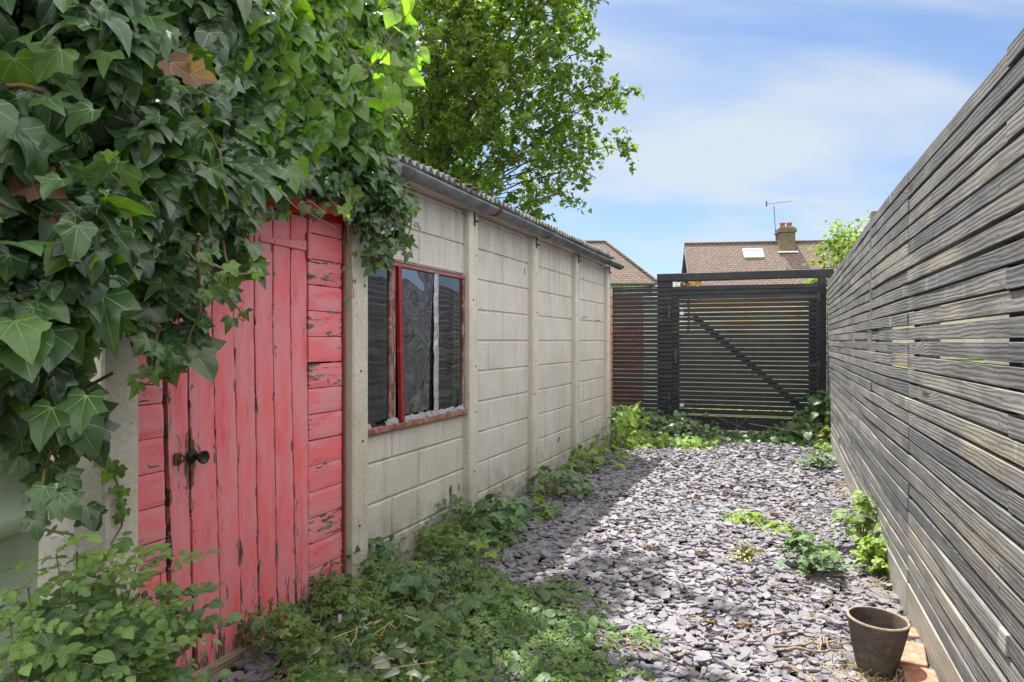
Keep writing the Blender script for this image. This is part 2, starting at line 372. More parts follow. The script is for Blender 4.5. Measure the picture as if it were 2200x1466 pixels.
class MB:
    """collects polygons of one mesh; gc = grain coords (along, across, random), wear, bc = brick coords"""
    def __init__(s): s.v = []; s.f = []; s.gc = []; s.w = []; s.mi = []
    def add(s, verts, faces, gc=None, wear=0.0, mi=0):
        b = len(s.v); s.v += [tuple(p) for p in verts]; s.f += [tuple(i + b for i in f) for f in faces]
        s.gc += gc if gc is not None else [tuple(p) for p in verts]
        s.w += wear if isinstance(wear, list) else [wear] * len(verts); s.mi += [mi] * len(faces)
    def box(s, x0, x1, y0, y1, z0, z1, ch=0.0, along=0, wear=0.0, mi=0, fr=None):
        """box with all edges chamfered by ch"""
        c = [(x0 + x1) / 2, (y0 + y1) / 2, (z0 + z1) / 2]; h = [abs(x1 - x0) / 2, abs(y1 - y0) / 2, abs(z1 - z0) / 2]
        r = random.random() * 20
        if ch <= 0:
            vs_ = [(sx * h[0], sy * h[1], sz * h[2]) for sz in (-1, 1) for sy in (-1, 1) for sx in (-1, 1)]
            fs = [(0, 2, 3, 1), (4, 5, 7, 6), (0, 1, 5, 4), (2, 6, 7, 3), (0, 4, 6, 2), (1, 3, 7, 5)]
        else:
            ch = min(ch, min(h) * .8); vs_ = []; idx = {}
            for sz in (-1, 1):
                for sy in (-1, 1):
                    for sx in (-1, 1):
                        for ax in range(3):
                            p = [sx * (h[0] - ch), sy * (h[1] - ch), sz * (h[2] - ch)]; p[ax] = (sx, sy, sz)[ax] * h[ax]
                            idx[(sx, sy, sz, ax)] = len(vs_); vs_.append(tuple(p))
            fs = []
            def q(l): fs.append(tuple(idx[k] for k in l))
            for ax in range(3):
                a, b = [(1, 2), (2, 0), (0, 1)][ax]
                for sg in (-1, 1):
                    def k(sa, sb, axx=ax):
                        t = [0, 0, 0]; t[ax] = sg; t[a] = sa; t[b] = sb; return (*t, axx)
                    l = [k(-1, -1), k(1, -1), k(1, 1), k(-1, 1)]
                    q(l if sg > 0 else l[::-1])
            for ax in range(3):
                a, b = [(1, 2), (2, 0), (0, 1)][ax]
                for sa in (-1, 1):
                    for sb in (-1, 1):
                        def k2(s0, axx):
                            t = [0, 0, 0]; t[ax] = s0; t[a] = sa; t[b] = sb; return (*t, axx)
                        l = [k2(-1, a), k2(1, a), k2(1, b), k2(-1, b)]
                        q(l if sa * sb < 0 else l[::-1])
            for sx in (-1, 1):
                for sy in (-1, 1):
                    for sz in (-1, 1):
                        l = [(sx, sy, sz, 0), (sx, sy, sz, 1), (sx, sy, sz, 2)]; q(l if sx * sy * sz > 0 else l[::-1])
        P = [(c[0] + p[0], c[1] + p[1], c[2] + p[2]) for p in vs_]
        oth = [i for i in range(3) if i != along]
        G = [(p[along] + r, p[oth[1]] + (p[oth[0]] * .7), r) for p in P]
        if fr is not None: P = [tuple(fr(*p)) for p in P]
        s.add(P, fs, G, wear, mi)
    def tube(s, pts, rad, n=8, mi=0, cap=True, grain=True):
        P = [Vector(p) for p in pts]; L = len(P); vs_ = []; g = []; r = random.random() * 9; acc = 0
        for i, p in enumerate(P):
            d = (P[min(i + 1, L - 1)] - P[max(i - 1, 0)]).normalized()
            up = Vector((0, 0, 1)) if abs(d.z) < .9 else Vector((1, 0, 0))
            a = d.cross(up).normalized(); b = d.cross(a).normalized(); rr = rad[i] if isinstance(rad, (list, tuple)) else rad
            if i: acc += (p - P[i - 1]).length
            for k in range(n):
                t = 2 * math.pi * k / n; vs_.append(tuple(p + (a * math.cos(t) + b * math.sin(t)) * rr)); g.append((acc + r, t * rr, r))
        fs = [(i * n + k, i * n + (k + 1) % n, (i + 1) * n + (k + 1) % n, (i + 1) * n + k) for i in range(L - 1) for k in range(n)]
        if cap: fs += [tuple(range(n)), tuple((L - 1) * n + k for k in range(n))[::-1]]
        s.add(vs_, fs, g, 0.0, mi)
    def lathe(s, prof, c, n=32, axis='Z', mi=0):
        vs_ = []
        for r_, z_ in prof:
            for k in range(n):
                t = 2 * math.pi * k / n; a, b = r_ * math.cos(t), r_ * math.sin(t)
                vs_.append((c[0] + a, c[1] + b, c[2] + z_) if axis == 'Z' else (c[0] + a, c[1] + z_, c[2] + b))
        L = len(prof)
        fs = [(i * n + k, i * n + (k + 1) % n, (i + 1) * n + (k + 1) % n, (i + 1) * n + k) for i in range(L - 1) for k in range(n)]
        s.add(vs_, fs, None, 0.0, mi)
    def build(s, name, mats, parent=None, world=False, smooth=False, bc=None):
        at = {'gc': ('FLOAT_VECTOR', s.gc), 'wear': ('FLOAT', s.w)}
        o = mk_mesh(name, s.v, None, mats, parent, at, smooth, world, s.mi, polys=s.f)
        if bc is not None:
            a = o.data.attributes.new('bc', 'FLOAT_VECTOR', 'POINT')
            a.data.foreach_set('vector', np.array([bc(*p) for p in s.v], dtype=np.float32).ravel())
        return o

# image point -> world on a vertical plane / at a depth
def at(px, py, Y): return Vector(((px - CX) * Y / F, Y, CH - (py - CY) * Y / F))
def ground(px, py, z=0.0):
    Y = (CH - z) * F / (py - CY); return Vector(((px - CX) * Y / F, Y, z))
class Plane:
    def __init__(s, ox, oy, ax, ay):
        l = math.hypot(ax, ay); s.o = (ox, oy); s.a = (ax / l, ay / l); s.p = (-s.a[1], s.a[0]); s.rz = math.atan2(ay, ax)
    def S(s, px, out=0.0):                 # distance along the plane where a picture column crosses it
        k = (px - CX) / F; x = s.o[0] - out * s.p[0]; y = s.o[1] - out * s.p[1]
        return (k * y - x) / (s.a[0] - k * s.a[1])
    def SZ(s, px, py, out=0.0):
        q = s.S(px, out); Y = s.o[1] - out * s.p[1] + q * s.a[1]
        return q, CH - (py - CY) * Y / F
    def W(s, q, out, z): return (s.o[0] + q * s.a[0] - out * s.p[0], s.o[1] + q * s.a[1] - out * s.p[1], z)
WALL = Plane(-1.2402, 2.102, .3785, .9256)
GATE = Plane(1.38, 9.33, 2.5, -.84)

# ================================================================== ground
NX = 60
gx = np.concatenate([np.linspace(-400, -4, 12), np.linspace(-3.5, 6, 60), np.linspace(7, 400, 12)])
gy = np.concatenate([np.linspace(-200, -1, 8), np.linspace(-.8, 10, 70), np.linspace(11, 900, 14)])
XX, YY = np.meshgrid(gx, gy); ZZ = np.where((abs(XX) < 7) & (YY < 11), .012 * np.sin(XX * 3.1) * np.cos(YY * 2.3) - .02, -.03)
nx, ny = len(gx), len(gy); ii = (np.arange(ny - 1)[:, None] * nx + np.arange(nx - 1)).ravel()
tr = np.concatenate([np.stack([ii, ii + 1, ii + nx + 1], 1), np.stack([ii, ii + nx + 1, ii + nx], 1)])
V = np.stack([XX.ravel(), YY.ravel(), ZZ.ravel()], 1)
midx = [1 if V[t].mean(0)[1] > 9.4 else 0 for t in tr]
g_ = mk_mesh('ground', V, tr, ['soil', 'grass_ground'], smooth=True, midx=midx); tag(g_, kind='structure')

# ================================================================== concrete shed
shed = thing('concrete_shed', 'pale sectional concrete shed with red timber front, part covered by ivy', 'shed', (*WALL.o, 0), WALL.rz)
def C(x, o, z): return (x, -o, z)           # shed local coordinates: along wall, outwards, up
PW = .125
post_px = [262, 776, 1019, 1152, 1242, 1309]
post_s = [WALL.S(p, .045) for p in post_px]
EAVE = 2.04; Z0 = 1.2 - .205 * 6
def post_mesh(s0, z0, z1, o0=-.08, o1=.045, w=PW):
    b = MB(); n = 9
    zs = [z0 + (z1 - z0) * i / (n - 1) for i in range(n)]
    cs = [(-w / 2, o0), (-w / 2, o1 - .008), (-w / 2 + .008, o1), (w / 2 - .008, o1), (w / 2, o1 - .008), (w / 2, o0)]
    v = [C(s0 + x + random.gauss(0, .0008), o + (random.gauss(0, .0008) if o > 0 else 0), z) for z in zs for x, o in cs]
    f = [(i * 6 + k, i * 6 + (k + 1) % 6, (i + 1) * 6 + (k + 1) % 6, (i + 1) * 6 + k) for i in range(n - 1) for k in range(6)]
    f += [tuple(range(6))[::-1], tuple((n - 1) * 6 + k for k in range(6))]
    b.add(v, f); return b
for i, s0 in enumerate(post_s):
    p = post_mesh(s0, -.08, EAVE if i else 1.52).build('post', 'post_concrete', shed)
    for z in (.36, .74, 1.02, 1.43, 1.75):
        if i == 0: continue
        b = MB(); zz_ = z + random.uniform(-.04, .04); xx = s0 + random.uniform(-.03, .03)
        b.lathe([(0.0001, -.0495), (.0065, -.0475), (.0075, -.043)], (xx, 0, zz_), 8, 'Y')
        b.build('bolt', 'rust_iron', p)

def panels(b, s0, s1, z0, z1, odd):
    """one cast course with a fake block pattern"""
    w = s1 - s0; h = w / 2; jt = .0048; ch = .0055
    cuts = [s0, s0 + h * .5 + .0, s0 + h * 1.5, s1] if odd else [s0, s0 + h, s1]
    for a, c in zip(cuts[:-1], cuts[1:]):
        d = random.gauss(0, .0006)
        b.box(a + (jt if a > s0 else -.01), c - (jt if c < s1 else -.01), -(0.0 + d), .035, z0 + jt, z1 - jt, ch)
wallb = MB()
for i in range(1, 5):
    s0, s1 = post_s[i] + PW / 2, post_s[i + 1] - PW / 2
    for k in range(10):
        z0 = Z0 + .205 * k; z1 = min(z0 + .205, EAVE); 
        if i == 1 and 4 <= k <= 7:
            continue
        if i == 1 and k == 3: z1 = .752
        if i == 1 and k == 8: z0 = 1.625
        panels(wallb, s0, s1, z0, z1, k % 2 == 1)
    # backing slab so the joints are closed
    if i == 1:
        wallb.box(s0 - .02, s1 + .02, .008, .05, Z0, .752); wallb.box(s0 - .02, s1 + .02, .008, .05, 1.625, EAVE)
    else:
        wallb.box(s0 - .02, s1 + .02, .008, .05, Z0, EAVE)
wallb.build('wall', 'panel_concrete', shed)
# near end wall (towards the camera), far end wall, back wall
DEPTH = 2.5
ew = MB()
for k in range(9):
    z0 = Z0 + .205 * k
    for a, c in ((.075, .50), (.50, 1.1), (1.1, 1.7), (1.7, DEPTH - .07)):
        ew.box(post_s[0] - .015, post_s[0] + .03, a + .003, c - .003, z0 + .003, z0 + .202, .006)
ew.build('end_wall', 'panel_concrete', shed)
bk = MB(); SE = post_s[5] + .03
bk.box(post_s[0] - .02, SE, DEPTH - .02, DEPTH + .03, -.05, EAVE); bk.box(SE - .05, SE - .001, .06, DEPTH - .03, -.05, EAVE)
bk.build('back_wall', 'panel_concrete', shed)
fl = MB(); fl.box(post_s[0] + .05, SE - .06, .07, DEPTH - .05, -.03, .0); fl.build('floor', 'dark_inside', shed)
# added near-black sheet so the inside reads as an unlit shed
ln = MB(); ln.box(post_s[1] + .2, SE - .1, 1.25, 1.27, .01, 1.95); ln.build('dark_sheet', 'dark_inside', shed)
# corner post has a face to the camera: pitted
# --- corrugated roof
def roof():
    pitch = .073; s0, s1 = post_s[0] - .1, WALL.S(1326, .12) + .0
    n = int((s1 - s0) / pitch * 8); rows = [-.105, 0.0, .5, 1.27]; v = []; f = []
    for j, y in enumerate(rows):
        for i in range(n + 1):
            s = s0 + (s1 - s0) * i / n
            z = 2.138 + (y + .105) * math.tan(R(9)) +   .017 * math.sin(2 * math.pi * s / pitch) + (.006 if (s % .9) < .45 else 0)
            v.append((s, y + (random.gauss(0, .002) if j == 0 else 0), z))
    for i in range(n + 1):
        x, y, z = v[3 * (n + 1) + i]; v.append((x, DEPTH + .1, z - (DEPTH + .1 - y) * math.tan(R(9))))
    for j in range(4):
        for i in range(n): a = j * (n + 1) + i; f.append((a, a + 1, a + n + 2, a + n + 1))
    b = MB(); b.add(v, f); o = b.build('roof', 'asbestos', shed, smooth=True)
    m = o.modifiers.new('thick', 'SOLIDIFY'); m.thickness = .007; m.offset = 0
    b = MB()
    for k in range(60):                     # dry moss on the eave in the middle of the run
        s = WALL.S(random.gauss(1015, 26), .12); y = random.uniform(-.10, .05)
        zt = 2.145 + (y + .105) * .158 + .008; r = random.uniform(.015, .035)
        b.lathe([(.0001, r * .6), (r * .6, r * .45), (r, 0)], (s, y, zt), 7)
    b.build('moss', 'moss_dry', o)
roof()
eb = MB(); eb.box(post_s[0] + .06, SE, .0, .035, EAVE, 2.115); eb.build('wall_plate', 'raw_timber', shed)
# --- gutter
def gutter():
    s0, s1 = post_s[0] + .1, WALL.S(1333, .12); r = .054; oc = .115; zc = 2.088; v = []; f = []; n = 40; m = 13
    for i in range(n + 1):
        s = s0 + (s1 - s0) * i / n; dz = .002 * math.sin(s * 2.3) + (.012 - .004 * s)
        for k in range(m):
            t = R(-14) - R(152) * k / (m - 1)
            v.append(C(s, oc + r * math.cos(t), zc + dz + r * math.sin(t)))
    for i in range(n):
        for k in range(m - 1): a = i * m + k; f.append((a, a + 1, a + m + 1, a + m))
    b = MB(); b.add(v, f); g = b.build('gutter', 'galvanised', shed, smooth=True)
    sm = g.modifiers.new('thick', 'SOLIDIFY'); sm.thickness = .004; sm.offset = 0
    for px in (1062, 1176, 1268):
        s = WALL.S(px, .12); b = MB(); v = []; f = []
        for i, (ds, dr) in enumerate(((-.022, .002), (-.02, .006), (.02, .006), (.022, .002))):
            for k in range(m):
                t = R(-8) - R(164) * k / (m - 1); v.append(C(s + ds, oc + (r + dr) * math.cos(t), zc + .012 - .004 * s + (r + dr) * math.sin(t)))
        for i in range(3):
            for k in range(m - 1): a = i * m + k; f.append((a, a + 1, a + m + 1, a + m))
        b.add(v, f); b.build('joint', 'rust_iron' if px == 1062 else 'galvanised', g, smooth=True)
    for s in post_s[2:]:
        b = MB(); b.box(s - .008, s + .008, -.052, -.047, 1.945, 2.03, .002); b.tube([C(s, .05, 1.975), C(s, .075, 1.97)], .006, 6)
        b.build('bracket', 'dark_iron', g)
gutter()
# hooks and scars on the wall
for px, py in ((1252, 682), (1281, 689)):
    b = MB(); s, z = WALL.SZ(px, py); b.tube([C(s, 0, z), C(s, .035, z), C(s, .04, z + .012)], .004, 6); b.build('hook', 'dark_iron', shed)
for px, py, w, h in ((968, 1055, .045, .04), (986, 1048, .02, .03), (1127, 583, .02, .035), (1200, 945, .05, .035)):
    s, z = WALL.SZ(px, py, .001); n = 9; b = MB()
    ring = [C(s + w / 2 * math.cos(k * 6.283 / n) * random.uniform(.6, 1.1), .0015, z + h * math.sin(k * 6.283 / n) * random.uniform(.6, 1.1)) for k in range(n)]
    b.add([C(s, .0025, z)] + ring, [(0, 1 + k, 1 + (k + 1) % n) for k in range(n)]); b.build('broken_patch', 'soil', shed)

# --- red timber front: cladding, door, battens, canopy
def board(b, x0f, x1f, za, zb, o, th, nx=5, nz=10, ragged=None, vertical=True, wearf=None, jit=.0015, r=None):
    """slightly uneven board; x0f/x1f give the edges as functions of z"""
    r = random.random() * 30 if r is None else r; v = []; g = []; w = []; f = []
    for side, oo in ((0, o), (1, o - th)):
        for j in range(nz + 1):
            q = j / nz
            jl, jr = random.gauss(0, jit), random.gauss(0, jit)
            for i in range(nx + 1):
                u = i / nx; zb0 = za + (ragged(u) if ragged else 0)
                z = zb0 + (zb - zb0) * q
                x = x0f(z) * (1 - u) + x1f(z) * u + (jl * (1 - u) + jr * u)
                oe = oo - (.003 if (i in (0, nx) and side == 0) else 0) - (.002 if j in (0, nz) and side == 0 and not vertical else 0)
                v.append(C(x, oe + random.gauss(0, .0004), z)); g.append((z + r, x + r, r) if vertical else (x + r, z + r, r))
                w.append(wearf(x, z, u, r) if wearf else 0.0)
    n1 = nx + 1; T = n1 * (nz + 1)
    for j in range(nz):
        for i in range(nx):
            a = j * n1 + i; f.append((a, a + 1, a + n1 + 1, a + n1)); a += T; f.append((a, a + n1, a + n1 + 1, a + 1))
    for j in range(nz):
        a = j * n1; f.append((a, a + n1, a + n1 + T, a + T)); a += nx; f.append((a, a + T, a + n1 + T, a + n1))
    for i in range(nx):
        f.append((i, i + T, i + 1 + T, i + 1)); a = nz * n1 + i; f.append((a, a + 1, a + 1 + T, a + T))
    b.add(v, f, g, w)
DT = 1.735
zt, zb_ = WALL.SZ(500, 640)[1], WALL.SZ(500, 1330)[1]
etop = [WALL.S(p) for p in (356, 403, 457, 504, 548, 588, 626, 661)]
ebot = [WALL.S(p) for p in (372, 417, 476, 521, 558, 598, 638, 668)]
def efun(i, off=0.0):
    # the picture's joints lean a little: interpolate between an upper and a lower reading
    def f(z):
        q = (z - .1) / (1.25 - .1); return ebot[i] * (1 - q) + etop[i] * q + off if q < 1.05 else efun(i, off)(1.25)
    return f
KS, KZ = WALL.SZ(412, 980)
def door_wear(x, z, u, r):
    w = .75 * math.exp(-max(0, z - .02) / .13) + .05 + .62 * math.exp(-(((x - KS + .008) / .045) ** 2 + ((z - KZ) / .12) ** 2))
    w += .27 * (1 if (u < .02 or u > .98) else 0) + (.18 if x < etop[0] + .03 else 0) * math.exp(-((z - .55) / .35) ** 2)
    return w
door = MB()
for i in range(7):
    gap = .0035
    rag = (lambda u, a=random.random() * 6, q=(.0, .0, .01, .02, .05, .06, .02)[i]: .02 + q * (.5 + .5 * math.sin(u * 9 + a)) + random.uniform(0, .012))
    board(door, efun(i, gap * random.uniform(.7, 1.5)), efun(i + 1, -gap * random.uniform(.7, 1.4)), -.01, DT - .008 * (i % 2), .0 + random.gauss(0, .0012), .022, 6, 44, rag, True, door_wear, .0013)
dr = door.build('door', 'red_paint', shed)
for za in (.25, 1.40):
    bd = MB(); bd.box(etop[0] + .02, etop[7] - .02, .024, .04, za, za + .11); bd.build('ledge', 'dark_inside', dr)
# strap hinges
def hinge(pxa, pya, pxb, pyb, h0, h1):
    s1, z1 = WALL.SZ(pxb, pyb); s0, z0 = WALL.SZ(pxa, pya); b = MB()
    v = [C(s0, .004, z0 - h0), C(s1, .004, z1 - h1), C(s1, .004, z1 + h1), C(s0, .004, z0 + h0)]
    v2 = [C(s0, .0085, z0 - h0 + .001), C(s1, .0085, z1 - h1 + .001), C(s1, .0085, z1 + h1 - .001), C(s0, .0085, z0 + h0 - .001)]
    b.add(v + v2, [(4, 5, 6, 7), (0, 1, 5, 4), (1, 2, 6, 5), (2, 3, 7, 6), (3, 0, 4, 7)], [(p[0] * 1 + 4, p[2] + 4, 4) for p in v + v2], .12)
    for q in (.3, .6, .93):
        s = s0 + (s1 - s0) * q; z = z0 + (z1 - z0) * q; b.lathe([(.0001, -.0125), (.005, -.011), (.006, -.008)], (s, 0, z), 8, 'Y')
    b.tube([C(s1 + .012, .012, z1 - .055), C(s1 + .012, .012, z1 + .06)], .008, 10)
    b.box(s1 + .014, s1 + .034, -.009, -.004, z1 - .055, z1 + .055, .001, 2, .3)
    b.build('hinge', 'red_paint', dr)
hinge(556, 514, 655, 528, .008, .022)
hs = MB(); s, z = WALL.SZ(383, 985); hs.box(s - .022, s + .008, -.008, -.002, z - .02, z + .02, .002); hs.tube([C(s + .0, .008, z + .012), C(s + .012, .02, z + .004), C(s, .02, z - .010), C(s - .008, .01, z - .004)], .0035, 6)
hs.build('latch_plate', 'rust_iron', dr)
kb = MB(); kb.lathe([(.0001, -.003), (.024, -.004), (.024, -.008), (.013, -.012), (.010, -.028), (.012, -.036), (.021, -.052), (.0235, -.062), (.022, -.064), (.017, -.059), (.006, -.054), (.0001, -.053)], (KS - .004, 0, KZ), 24, 'Y')
kb.build('door_knob', 'dark_iron', dr, smooth=True)
hp = MB(); s, z = WALL.SZ(377, 648); hp.box(s - .03, s + .03, -.010, -.001, z - .012, z + .014, .002); hp.box(s + .005, s + .025, -.022, -.009, z - .03, z + .012, .002); hp.build('hasp', 'galvanised', dr)
# cladding boards
def clad_wear(x, z, u, r): return .03 + (.34 if (int(r * 7) % 4 == 0) else .10 if int(r * 7) % 2 else .0) + (.15 if (u < .02 or u > .98) else 0)
L0, L1 = post_s[0] + PW / 2 - .004, WALL.S(346)
R0, R1 = etop[7] + .006, post_s[1] - PW / 2 - .03
for a, c in ((L0, L1), (R0, R1)):
    cl_ = MB(); z = -.03; isl = c is L1
    while z < EAVE - .02:
        z1 = min(z + .1135, EAVE); r = random.random() * 30; tilt = random.gauss(0, .0015)
        board(cl_, lambda q, a=a: a, (lambda q: min(L1 + .02, efun(0)(q) - .019)) if isl else (lambda q, c=c: c), z + .003, z1 - .0015 + tilt, .004 + random.gauss(0, .001), .018, 10, 6, None, False, clad_wear, .0008, r)
        z = z1
    cl_.build('cladding', 'red_paint', shed)
# frame posts behind the gaps + red batten by the concrete post + head over door
fb = MB(); fb.box(L1 - .03, L1 + .002, .022, .07, 0, DT); fb.box(R0 - .03, R0 + .03, .026, .07, 0, DT)
fb.box(L0, R1, .026, .07, DT + .01, DT + .09); fb.build('door_frame', 'raw_timber', shed)
bt = MB(); board(bt, lambda z: R1 + .002, lambda z: R1 + .010, -.02, 1.76, .012, .03, 2, 20, None, True, lambda *a: .1)
bt.build('batten', 'bright_red_paint', shed)
bt = MB(); bt.box(R1 + .018, R1 + .030, -.008, .03, 0, 1.9, .002, 2); bt.build('filler_strip', 'raw_timber', shed)
cn_ = MB(); s0 = etop[0] - .02; s1 = R1 + .035
v = [(s0, .0, DT + .045), (s1, .0, DT + .045), (s1, -.085, DT + .02), (s0, -.085, DT + .02), (s0, .0, DT + .072), (s1, .0, DT + .072), (s1, -.088, DT + .042), (s0, -.088, DT + .042)]
cn_.add(v, [(0, 1, 2, 3), (4, 7, 6, 5), (3, 2, 6, 7), (0, 4, 5, 1), (1, 5, 6, 2), (0, 3, 7, 4)], [(p[0], p[1] + p[2], 2) for p in v], .05)
cn_.box(s0, s1, -.006, .0, DT + .006, DT + .044, .001, 0)
cn_.build('canopy_board', 'vivid_red_paint', shed)
th = MB(); th.box(etop[0] + .05, etop[7] + .02, -.035, .05, -.03, .035, .004); th.build('threshold', 'raw_timber', shed)
# upper part above canopy (mostly under ivy)
ub = MB(); ub.box(L0, R1 + .01, -.002, .02, DT + .10, EAVE); ub.build('head_panel', 'raw_timber', shed)

# --- window
win = MB(); W0, W1 = post_s[1] + PW / 2 + .002, post_s[2] - PW / 2 - .002; ZB, ZT = .765, 1.615
def bar(b, sa, sb, za, zb, o0, o1, wear=.62, along=2): b.box(sa, sb, -o1, -o0, za, zb, .003, along, wear)
m1a, m1b = WALL.S(836), WALL.S(849); m2a, m2b = WALL.S(850), WALL.S(857)
bar(win, W1 - .035, W1, ZB + .02, ZT - .02, -.04, .012)
bar(win, m1a, m1b, ZB + .02, ZT - .02, -.04, .004)
bar(win, W0, W1, ZT - .02, ZT, -.04, .014, .35, 0)
bar(win, W0, W0 + .02, ZB + .02, ZT - .02, -.04, .0)
w_ = win.build('window_frame', 'worn_red_paint', shed)
sash = MB(); v = []
for (sa, za, o_) in ((m2a, ZB + .01, .018), (m2b, ZB + .01, .018), (m2b, ZT - .02, .018), (m2a, ZT - .02, .018)):
    v.append(C(sa + (.012 if za < 1 else 0), o_ + (.012 if za < 1 else 0), za))
v2 = [(x, y + .02, z) for x, y, z in v]; sash.add(v + v2, [(0, 1, 2, 3), (0, 4, 5, 1), (1, 5, 6, 2), (2, 6, 7, 3), (3, 7, 4, 0)], [(p[2], p[0], 1) for p in v + v2], .12)
sash.build('sash_edge', 'bright_red_paint', w_)
sl = MB(); sl.box(W0, W1, -.03, .03, ZB - .03, ZB, .004, 0); sl.build('sill', 'sill_red', w_)
def pane(name, sa, sb, mat, o_, tilt=0.0):
    n = 10; b = MB(); v = [C(sa + (sb - sa) * i / n, o_ + (tilt * (1 - j / n)), ZB + .005 + (ZT - .03 - ZB) * j / n) for j in range(n + 1) for i in range(n + 1)]
    b.add(v, [(j * (n + 1) + i, j * (n + 1) + i + 1, (j + 1) * (n + 1) + i + 1, (j + 1) * (n + 1) + i) for j in range(n) for i in range(n)])
    return b.build(name, mat, w_, smooth=True)
f0, f1 = WALL.S(932, .012), WALL.S(942, .012)
pane('pane', W0, m1a, 'window_glass', -.006); pane('pane', m2b + .002, f0 + .012, 'plastic_film', .010, -.016); pane('pane', f1 - .008, W1 - .03, 'window_glass', .003)
ft = MB(); n = 26; v = []
for j in range(n + 1):
    z = ZB + .0 + (ZT - ZB - .02) * j / n; v += [C(f0 + random.gauss(0, .002), .013 + random.gauss(0, .001), z), C((f0 + f1) / 2, .018 + random.gauss(0, .002), z), C(f1 + random.gauss(0, .002), .013, z)]
ft.add(v, [(j * 3 + i, j * 3 + i + 1, j * 3 + i + 4, j * 3 + i + 3) for j in range(n) for i in range(2)]); ft.build('foil_strip', 'foil_tape', w_)
pt = MB()
for sa, sb in ((W0, W0 + .05), (WALL.S(820), m2a - .01), (m2b + .01, W1 - .04)):
    n = max(3, int((sb - sa) / .018)); v = []
    for i in range(n + 1):
        s = sa + (sb - sa) * i / n; v += [C(s, .012 + random.gauss(0, .002), ZB + .028 + random.gauss(0, .005)), C(s, .024 + random.gauss(0, .003), ZB + .012), C(s, .028 + random.gauss(0, .002), ZB + .002)]
    pt.add(v, [(i * 3 + k, i * 3 + k + 1, i * 3 + k + 4, i * 3 + k + 3) for i in range(n) for k in range(2)])
pt.build('putty', 'putty', w_)

# padlock on the hasp
s, z = WALL.SZ(390, 708, .03); wp = WALL.W(s, .03, z)
pl = thing('padlock', 'blue cased padlock hanging from the hasp of the red door', 'padlock', (wp[0], wp[1], wp[2] - .02), WALL.rz)
b = MB(); b.box(-.016, .016, -.009, .009, 0, .036, .004); b.build('body', 'blue_plastic', pl)
b = MB(); b.tube([(-.011, 0, .034)] + [(-.011 * math.cos(R(a)), 0, .072 + .011 * math.sin(R(a))) for a in range(0, 181, 30)] + [(.011, 0, .034)], .0032, 8); b.build('shackle', 'galvanised', pl, smooth=True)

# ================================================================== right-hand slat fence
def fx(Y): return .588 + .38 * Y if Y < 3.5 else .519 + .40 * Y + (-.001)
FZ = 1.935
def fpt(Y, out, z):
    n = Vector((-1, .39)).normalized(); return Vector((fx(Y) + n.x * out, Y + n.y * out, z))
fence = thing('slatted_fence', 'tall weathered grey horizontal slat fence along the right of the path', 'fence', (fx(3), 3, 0))
sl_b = MB(); joints = [-1.6, .55, 2.93, 5.35, 8.47]
def sweep(b, pts, h, t, nrm, ch=.002, r=None):
    """board running through pts; h height, t thickness behind the face"""
    r = random.random() * 40 if r is None else r; v = []; g = []; acc = 0
    prof = [(-h / 2, -ch), (-h / 2 + ch, 0), (h / 2 - ch, 0), (h / 2, -ch), (h / 2, -t), (-h / 2, -t)]
    for i, p in enumerate(pts):
        if i: acc += (Vector(p) - Vector(pts[i - 1])).length
        for dz, do in prof:
            v.append((p[0] + nrm[0] * do, p[1] + nrm[1] * do, p[2] + dz)); g.append((acc + r, dz - do + r * .37, r))
    n = len(pts); f = [(i * 6 + k, (i + 1) * 6 + k, (i + 1) * 6 + (k + 1) % 6, i * 6 + (k + 1) % 6) for i in range(n - 1) for k in range(6)]
    f += [tuple(range(6))[::-1], tuple((n - 1) * 6 + k for k in range(6))]; b.add(v, f, g)
NR = 29; P0 = .165
pitch = (FZ - P0) / NR
fn = (-.9316, .3633)
for row in range(NR):
    zc = P0 + pitch * (row + .5)
    js = list(joints)
    if row % 3 == 1: js = [-1.6, 1.7, 2.93, 6.5, 8.47]
    if row % 5 == 2: js = [-1.6, .55, 4.1, 8.47]
    for a, c in zip(js[:-1], js[1:]):
        n = max(4, int((c - a) / .2)); ph = random.random() * 6; am = random.uniform(.0008, .0028); oo = random.gauss(0, .0018); dz = random.gauss(0, .0012)
        gp = random.uniform(.0085, .0135)
        pts = []
        for i in range(n + 1):
            Y = a + .002 + (c - a - .004) * i / n
            ztop = 0.0 if Y > -5 else 0
            q = fpt(Y, oo + am * 1.2 * math.sin(Y * 3.1 + ph), zc + dz + am * math.sin(Y * 1.9 + ph))
            pts.append(tuple(q))
        sweep(sl_b, pts, pitch - gp, .036, fn, .0016)
sl_b.build('slat_panel', 'grey_timber', fence, world=True)
for Y in (-1.4, .6, 1.75, 2.93, 4.12, 5.35, 6.5, 7.6, 8.40):
    b = MB()
    def fr(x, y, z, Y=Y):
        q = fpt(Y + y, -.030 - x, z); return q
    b.box(0, .08, -.045, .045, -.1, FZ + (.03 if Y in (2.93,) else -.01), .004, 2, fr=fr); b.build('post', 'grey_timber', fence, world=True)
gj = [-1.6, .6, 2.93, 5.35, 8.46]
for a, c in zip(gj[:-1], gj[1:]):
    b = MB(); n = 12
    sweep(b, [tuple(fpt(a + .004 + (c - a - .008) * i / n, .006, .08)) for i in range(n + 1)], .165, .03, fn, .003); b.build('gravel_board', 'pale_base_timber', fence, world=True)
